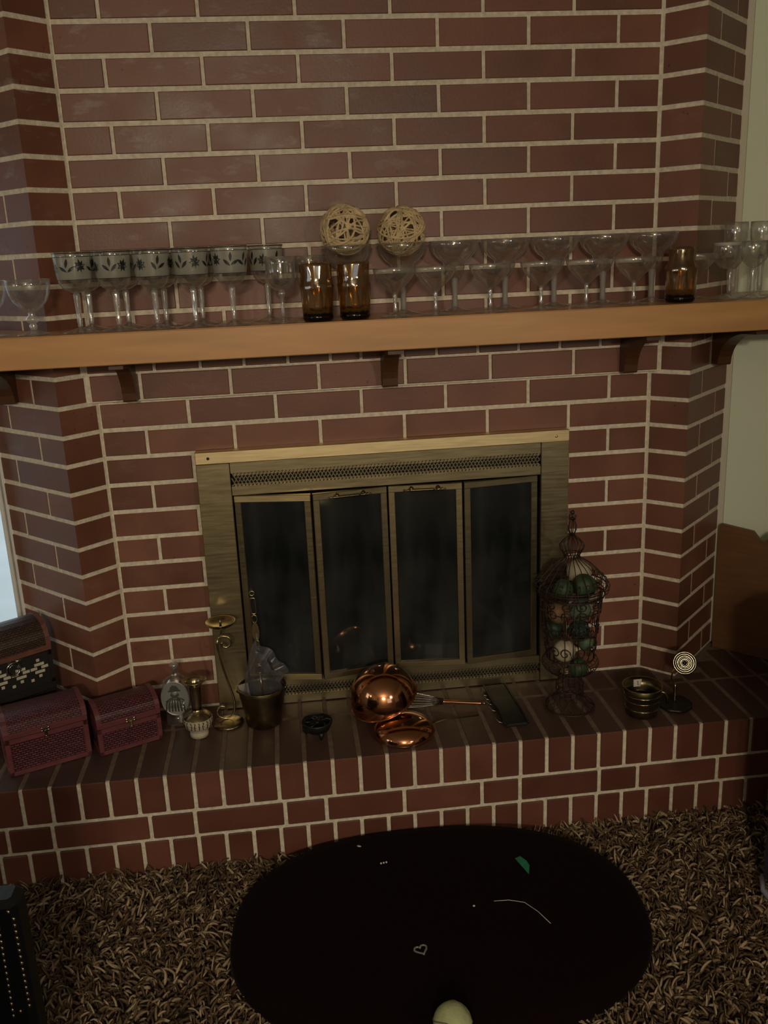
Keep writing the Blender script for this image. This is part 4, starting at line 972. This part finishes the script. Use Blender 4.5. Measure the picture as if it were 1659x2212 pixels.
pod((-.030, -.030, .322), .025, 'green_leaf', 'mossy green leaf ball at the upper left inside the urn lid', 'leaf_ball', lob(5, .16), seed=1)
pod((.022, -.028, .326), .029, 'green_leaf', 'largest dark green leaf ball at the top centre of the urn', 'leaf_ball', lob(6, .14), seed=2)
pod((.026, .022, .345), .030, 'cream_ball', 'cream ball peeking above the green balls under the urn lid', 'pod_ball', None, seed=3)
pod((.050, -.010, .293), .016, 'cream_ball', 'small cream ball against the right side of the urn lid', 'pod_ball', lob(4, .1), seed=12)
pod((-.036, -.022, .262), .027, 'brown_ball', 'tan fibre ball at the left side of the urn body', 'fibre_ball', None, seed=4)
pod((.010, -.034, .268), .027, 'green_pale', 'pale green bark ball in the upper middle of the urn body', 'bark_ball', lob(5, .08), seed=5)
pod((.042, .018, .250), .022, 'cream_ball', 'cream ball at the upper right of the urn body', 'pod_ball', lob(4, .1), seed=6)
rope_ball((UX + .012, UY - .028, ZHE + .214), .026, 'dark green vine ball in the middle of the urn', 21, loops=26, rad=.0011, m='green_vine', name='vine_ball', group='decorative balls in the wire urn')
pod((.012, -.028, .214), .019, 'green_vine', 'solid dark core seen inside the green vine ball', 'vine_core', None, seed=14)
pod((-.022, -.024, .163), .027, 'cream_ball', 'large cream ball at the lower left of the urn body', 'pod_ball', None, seed=7)
pod((.036, -.008, .172), .021, 'green_pale', 'pale green ball at the lower right of the urn body', 'bark_ball', lob(6, .1), seed=8)
pod((.010, -.030, .118), .024, 'green_leaf', 'dark green leaf ball in the bottom cup of the urn', 'leaf_ball', lob(5, .15), seed=9)
pod((-.036, .026, .200), .024, 'green_vine', 'dark ball at the back left of the urn body', 'vine_ball', lob(5, .1), seed=10)

# ------------------------------------------------------------------ right end of hearth: small pot, reflector candle holder, wooden rack
pt = thing('brass_cup_pot', 'small banded brass pot with a side handle and paper scrap inside', 'pot', (.572, -.243, ZHE + .001))
obj('body', MB().lathe(wall_profile([(.036, .0005), (.038, .003), (.039, .020), (.0395, .034), (.0425, .052), (.0465, .073)], .0015), 40), 'brass_old', pt)
bb = MB()
for R_, z in ((.0392, .020), (.0402, .040), (.0435, .056), (.0468, .0735)): bb.ring((0, 0, z), R_, .0013, 40, 6)
obj('raised_band', bb, 'brass', pt)
obj('handle', MB().tube([(.042, .0, .055), (.055, -.004, .050), (.062, -.006, .036), (.060, -.006, .022)], .004, 8, flat=((0, 1, 0), .005)), 'brass_old', pt)
ps = obj('paper_label', MB().box(-.010, .014, -.0005, .0005, -.008, .010), 'paper', pt, loc=(.004, .0405, .058), rot=(-.12, 0, 0))
obj('price_figure', MB().box(.0, .0012, -.0012, -.0006, -.005, .006).box(-.0016, .0, -.0012, -.0006, .004, .0052).box(.004, .0055, -.0012, -.0006, -.005, -.0036), 'enamel_dark', ps)
sn = thing('reflector_candle_holder', 'brass candle holder with a round ringed reflector disc on a dark scalloped base', 'candle holder', (.664, -.222, ZHE + .001))
obj('base', MB().lathe([(.0005, .010), (.018, .009), (.030, .006), (.038, .008), (.041, .004), (.040, .0005), (.0005, .0002)], 48, mod=lambda a, z: 1 + .06 * abs(math.cos(4 * a))), 'iron', sn)
obj('stem', MB().lathe([(.005, .008), (.003, .014), (.0055, .020), (.003, .025), (.0068, .032), (.0035, .038), (.006, .044), (.0028, .052), (.002, .058)], 16), 'brass', sn)
obj('arm', MB().tube([(0, 0, .046), (-.006, -.002, .058), (-.012, -.002, .074), (-.010, -.002, .092), (.002, -.002, .106), (.014, -.004, .112)], .0022, 8), 'brass', sn)
dm = Matrix.Translation((.018, -.006, .114)) @ Vector((0, 0, 1)).rotation_difference(Vector((-.75, -1.93, .9)).normalized()).to_matrix().to_4x4()
prof = [(.0005, .006), (.003, .0055), (.0048, .001), (.0075, .001), (.009, .0042), (.0115, .001), (.0145, .001), (.0162, .004), (.0185, .001), (.0235, .001), (.0255, .0035), (.0285, .0012), (.0275, -.001), (.0005, -.001)]
obj('reflector_disc', MB().lathe(prof, 40, dm), 'disc_brass', sn)

wp = thing('wooden_magazine_rack', 'brown wooden rack with a V-notched top standing at the right end of hearth', 'rack', (.905, .078, ZHE + .001), math.atan2(-.103, .100))
obj('back_board', MB().prism([(0, 0), (.285, 0), (.285, .325), (.148, .356), (.112, .322), (.088, .350), (.004, .358), (0, .352)], 0, .014, XZ(.014)), 'cabinet', wp)
obj('side_board', MB().cbox(.27, .285, .015, .09, 0, .30, .002), 'cabinet', wp)
obj('floor_board', MB().cbox(.004, .268, .015, .055, 0, .012, .002), 'cabinet', wp)

# ------------------------------------------------------------------ floor cushion, ball and litter
N_ = 96; cu2 = MB(); vsr = []
cxr, cyr = .005, -.615
def outline(a):
    e = 2.35; c, s_ = math.cos(a), math.sin(a)
    x = .422 * math.copysign(abs(c) ** (2 / e), c); y = .294 * math.copysign(abs(s_) ** (2 / e), s_)
    return x * math.cos(-.04) - y * math.sin(-.04), x * math.sin(-.04) + y * math.cos(-.04)
levels = [(.93, .002), (.985, .012), (1.0, .030), (.992, .048), (.965, .058), (.90, .061), (.5, .060), (.05, .0595)]
for f_, z in levels:
    for i in range(N_):
        x, y = outline(2 * PI * i / N_); vsr.append((x * f_, y * f_, z))
fsr = [tuple(range(N_ - 1, -1, -1)), tuple((len(levels) - 1) * N_ + i for i in range(N_))]
for k in range(len(levels) - 1):
    for i in range(N_): j = (i + 1) % N_; fsr.append((k * N_ + i, k * N_ + j, (k + 1) * N_ + j, (k + 1) * N_ + i))
cu2.add(vsr, fsr, True)
tag(obj('floor_cushion', cu2, 'velvet', loc=(cxr, cyr, .0005)), 'large oval black-maroon velvet floor cushion lying on shag carpet before the hearth', 'cushion')
ZC = .0625
tb = thing('tennis_ball', 'faded green tennis ball at the near edge of the dark cushion', 'ball', (-.026, -.925, ZC + .034))
obj('felt_ball', MB().ball((0, 0, 0), .033, 28, 18), 'tennis', tb)
sm_ = []
for i in range(60):
    t = 2 * PI * i / 60; a_, b_ = .75, .25
    v = Vector((a_ * math.cos(t) + b_ * math.cos(3 * t), a_ * math.sin(t) - b_ * math.sin(3 * t), 2 * math.sqrt(a_ * b_) * math.sin(2 * t))).normalized() * .0331; sm_.append(v)
obj('seam', MB().tube(sm_, .0012, 5, closed=True), 'tennis_seam', tb, rot=(1.0, .5, .4))
def small(name, mb, m, loc, label, cat, rot=None): return tag(obj(name, mb, m, loc=loc, rot=rot), label, cat)
lf = MB().add([(-.012, .026, .001), (.0, .028, .004), (.010, .012, .003), (.012, -.006, .004), (.004, -.030, .001), (-.002, -.010, .002), (-.008, .004, .0045)], [(0, 6, 1), (6, 2, 1), (6, 5, 2), (5, 3, 2), (5, 4, 3)])
lf.add([(x, y, z - .0008) for x, y, z in lf.v], [(0, 1, 6), (6, 1, 2), (6, 2, 5), (5, 2, 3), (5, 3, 4)])
small('foil_scrap', lf, 'green_bit', (.208, -.508, ZC + .001), 'small torn green scrap on the far right of the dark cushion', 'scrap')
ht = []
for i in range(30):
    t = 2 * PI * i / 30; ht.append((.0125 * math.sin(t) ** 3, .0008 * (13 * math.cos(t) - 5 * math.cos(2 * t) - 2 * math.cos(3 * t) - math.cos(4 * t)), 0))
small('heart_ring', MB().tube(ht, .0018, 6, closed=True), 'glass_thick', (-.048, -.716, ZC + .002), 'tiny clear heart-shaped ring lying in the middle of the dark cushion', 'trinket', rot=(0, 0, .3))
small('thread', MB().tube([(-.045, .035, 0), (-.015, .032, .001), (.015, .020, .001), (.035, -.010, .0005), (.050, -.046, 0)], .0007, 5), 'paper', (.165, -.641, ZC + .001), 'long curved pale thread on the right half of the dark cushion', 'thread')
small('thread_end', MB().tube([(-.010, .003, 0), (0, .004, .001), (.010, -.004, 0)], .0006, 5), 'paper', (.375, -.678, ZC - .003), 'short pale thread near the right rim of the dark cushion', 'thread')
cr = thing('bead_strand', 'three tiny glinting white beads in a row on the left of the cushion', 'beads', (-.088, -.448, ZC + .002))
for i in range(3): obj('bead', MB().ball((-.007 + i * .006, -.001 + i * .001, 0), .0022, 8, 6), 'rubber_white', cr)
small('seed_husk', MB().ball((0, 0, 0), .003, 8, 6, (1.9, .9, .5)), 'shell', (-.137, -.378, ZC + .000), 'tiny pale husk on the cushion near its far left rim', 'crumb', rot=(0, 0, -.5))
small('crumb', MB().ball((0, 0, 0), .0022, 8, 6, (1.2, 1, .8)), 'rubber_white', (.077, -.613, ZC + .001), 'single tiny white crumb beside the long thread on the cushion', 'crumb')

# ------------------------------------------------------------------ chairs at the frame edges
ac = thing('leather_armchair', 'dark navy leather chair with brass nailhead trim at the lower left corner', 'chair', (0, 0, 0))
obj('arm_panel', MB().cbox(-.800, -.701, -.900, -.845, .10, .408, .010), 'leather', ac)
obj('seat_body', MB().cbox(-1.36, -.760, -1.52, -.846, .12, .40, .03), 'leather', ac)
obj('back_rest', MB().cbox(-1.36, -1.22, -1.52, -.86, .38, .92, .04), 'leather', ac)
obj('arm', MB().cbox(-1.30, -.655, -1.62, -1.20, .35, .66, .03), 'leather', ac)
for x, y in ((-.79, -.87), (-1.33, -.88), (-.79, -1.49), (-1.33, -1.49)): obj('leg', MB().lathe([(.016, 0), (.022, .11)], 12, Matrix.Translation((x, y, 0))), 'black_wood', ac)
nm = MB().ball((0, 0, 0), .0037, 8, 6, (1, .6, 1)).mesh('nailhead'); nm.materials.append(M['nail'])
npos = [(-.703, .213 + i * .0118) for i in range(15)] + [(-.709, .392), (-.718, .204), (-.730, .197)] + [(-.727 - .0002 * i, .375 - i * .0119) for i in range(15)]
for x, z in npos:
    o = bpy.data.objects.new('nailhead', nm); COL.objects.link(o); o.parent = ac; o.location = (x - .005, -.9005, z)
pc = thing('upholstered_chair', 'dark purple upholstered chair edge with pale piping at the lower right edge', 'chair', (0, 0, 0))
obj('seat_body', MB().cbox(.690, 1.35, -1.40, -.60, .04, .44, .025), 'purple', pc)
obj('back_rest', MB().cbox(1.18, 1.38, -1.40, -.64, .42, .95, .05), 'purple', pc)
obj('arm', MB().cbox(.690, 1.25, -.74, -.60, .38, .66, .03), 'purple', pc)
obj('piping', MB().tube([(.700, -.605, .045), (.684, -.64, .040), (.684, -.90, .038), (.690, -1.3, .04)], .006, 8), 'piping', pc)
for x, y in ((.75, -.69), (1.30, -.69), (.75, -1.35), (1.30, -1.35)): obj('leg', MB().lathe([(.016, 0), (.020, .05)], 12, Matrix.Translation((x, y, 0))), 'black_wood', pc)

# ------------------------------------------------------------------ shag carpet pile (one uncountable object)
def shag(n, x0, x1, y0, y1, seed, long=.026):
    R_ = np.random.RandomState(seed); seg = 5; sd = 3
    px = R_.uniform(x0, x1, n); py = R_.uniform(y0, y1, n)
    nf_ = n // 4; px[:nf_] = R_.uniform(-2.2, 2.2, nf_); py[:nf_] = R_.uniform(-2.7, y0, nf_)      # sparser towards the photographer
    tuft = R_.uniform(0, 2 * PI, n)
    gx = np.sin(px * 23 + 1.7 * np.sin(py * 19)) ; gy = np.cos(py * 21 + 1.3 * np.sin(px * 17))
    az = np.arctan2(gy, gx) * .55 + tuft * .42 + R_.normal(0, .9, n)
    L = long * R_.uniform(.75, 1.3, n); bend0 = R_.uniform(.15, .6, n); curl = R_.uniform(.5, 2.6, n) ; side = R_.normal(0, 1.0, n)
    rad = R_.uniform(.0019, .0035, n)
    pts = np.zeros((n, seg + 1, 3)); pts[:, 0, 0] = px; pts[:, 0, 1] = py; pts[:, 0, 2] = R_.uniform(-.001, .008, n)
    for k in range(seg):
        t = (k + .5) / seg; th = bend0 + curl * t; a = az + side * t
        d = np.stack([np.sin(th) * np.cos(a), np.sin(th) * np.sin(a), np.cos(th)], 1)
        pts[:, k + 1] = pts[:, k] + d * (L / seg)[:, None]
    pts[:, :, 2] = np.maximum(pts[:, :, 2], .001)
    T = np.gradient(pts, axis=1); T /= np.linalg.norm(T, axis=2, keepdims=True) + 1e-9
    ref = np.stack([-np.sin(az), np.cos(az), np.zeros(n)], 1)[:, None, :]
    U = np.cross(T, ref); U /= np.linalg.norm(U, axis=2, keepdims=True) + 1e-9; V = np.cross(T, U)
    prof = np.array([.75, 1, 1.05, 1, .9, .35])
    vs_ = np.zeros((n, seg + 1, sd, 3))
    for s_ in range(sd):
        a = 2 * PI * s_ / sd; vs_[:, :, s_] = pts + (U * math.cos(a) + V * math.sin(a)) * (rad[:, None] * prof[None])[:, :, None]
    vs_ = vs_.reshape(-1, 3)
    base = (np.arange(n) * (seg + 1) * sd)[:, None, None, None]
    k_ = np.arange(seg)[None, :, None]; s_ = np.arange(sd)[None, None, :]
    i0 = k_ * sd + s_; i1 = k_ * sd + (s_ + 1) % sd; q_ = np.stack([i0, i1, i1 + sd, i0 + sd], -1)
    fq = (base + q_).reshape(-1)
    nf = n * seg * sd
    me = bpy.data.meshes.new('shag'); me.vertices.add(len(vs_)); me.vertices.foreach_set('co', vs_.astype(np.float32).ravel())
    me.loops.add(nf * 4); me.loops.foreach_set('vertex_index', fq.astype(np.int32))
    me.polygons.add(nf); me.polygons.foreach_set('loop_start', np.arange(0, nf * 4, 4, dtype=np.int32))
    me.polygons.foreach_set('use_smooth', np.ones(nf, bool)); me.update(calc_edges=True)
    at = me.attributes.new('tone', 'FLOAT', 'POINT'); at.data.foreach_set('value', np.repeat(R_.uniform(0, 1, n), (seg + 1) * sd).astype(np.float32))
    return me
m, nt, b = newmat('shag_yarn'); at_ = nt.nodes.new('ShaderNodeAttribute'); at_.attribute_name = 'tone'
rp = nt.nodes.new('ShaderNodeValToRGB'); rp.color_ramp.elements[0].color = (0.050, 0.028, 0.014, 1); rp.color_ramp.elements[1].color = (0.52, 0.40, 0.25, 1)
e_ = rp.color_ramp.elements.new(.55); e_.color = (0.16, 0.100, 0.050, 1)
nt.links.new(at_.outputs['Fac'], rp.inputs[0]); nt.links.new(rp.outputs[0], b.inputs['Base Color']); b.inputs['Roughness'].default_value = .8
M['shag'] = m
cp = obj('shag_carpet_pile', shag(40000, -1.12, 1.15, -1.15, -.319, 3, .029), 'shag', kind='stuff')
tag(cp, 'brown shag carpet pile covering the floor in front of hearth', 'carpet')

# ------------------------------------------------------------------ room lamps behind the photographer
fxr = thing('ceiling_lamp', 'three-bulb ceiling lamp hanging far behind the photographer', 'lamp', (-.45, -3.93, 1.90))
obj('stem', MB().tube([(0, 0, .53), (0, 0, .0)], .012, 10), 'brass', fxr)
obj('crossbar', MB().tube([(-.12, 0, .03), (.12, -.10, .03)], .008, 8).tube([(0, 0, .03), (0, .13, .03)], .008, 8), 'brass', fxr)
fl = thing('floor_lamp', 'floor lamp standing to the right behind the photographer', 'lamp', (.95, -2.75, 0))
obj('base', MB().lathe([(.14, 0), (.14, .02), (.02, .035)], 32), 'brass', fl); obj('pole', MB().tube([(0, 0, .03), (0, 0, 1.38)], .012, 10), 'brass', fl)
obj('shade', MB().lathe([(.12, 1.55), (.07, 1.70), (.0005, 1.71)], 32, cap=False), 'shade', fl)
for i, (lc, en, sz) in enumerate(LAMPS):
    light('bulb', 'POINT', lc, en, WARM, size=sz)
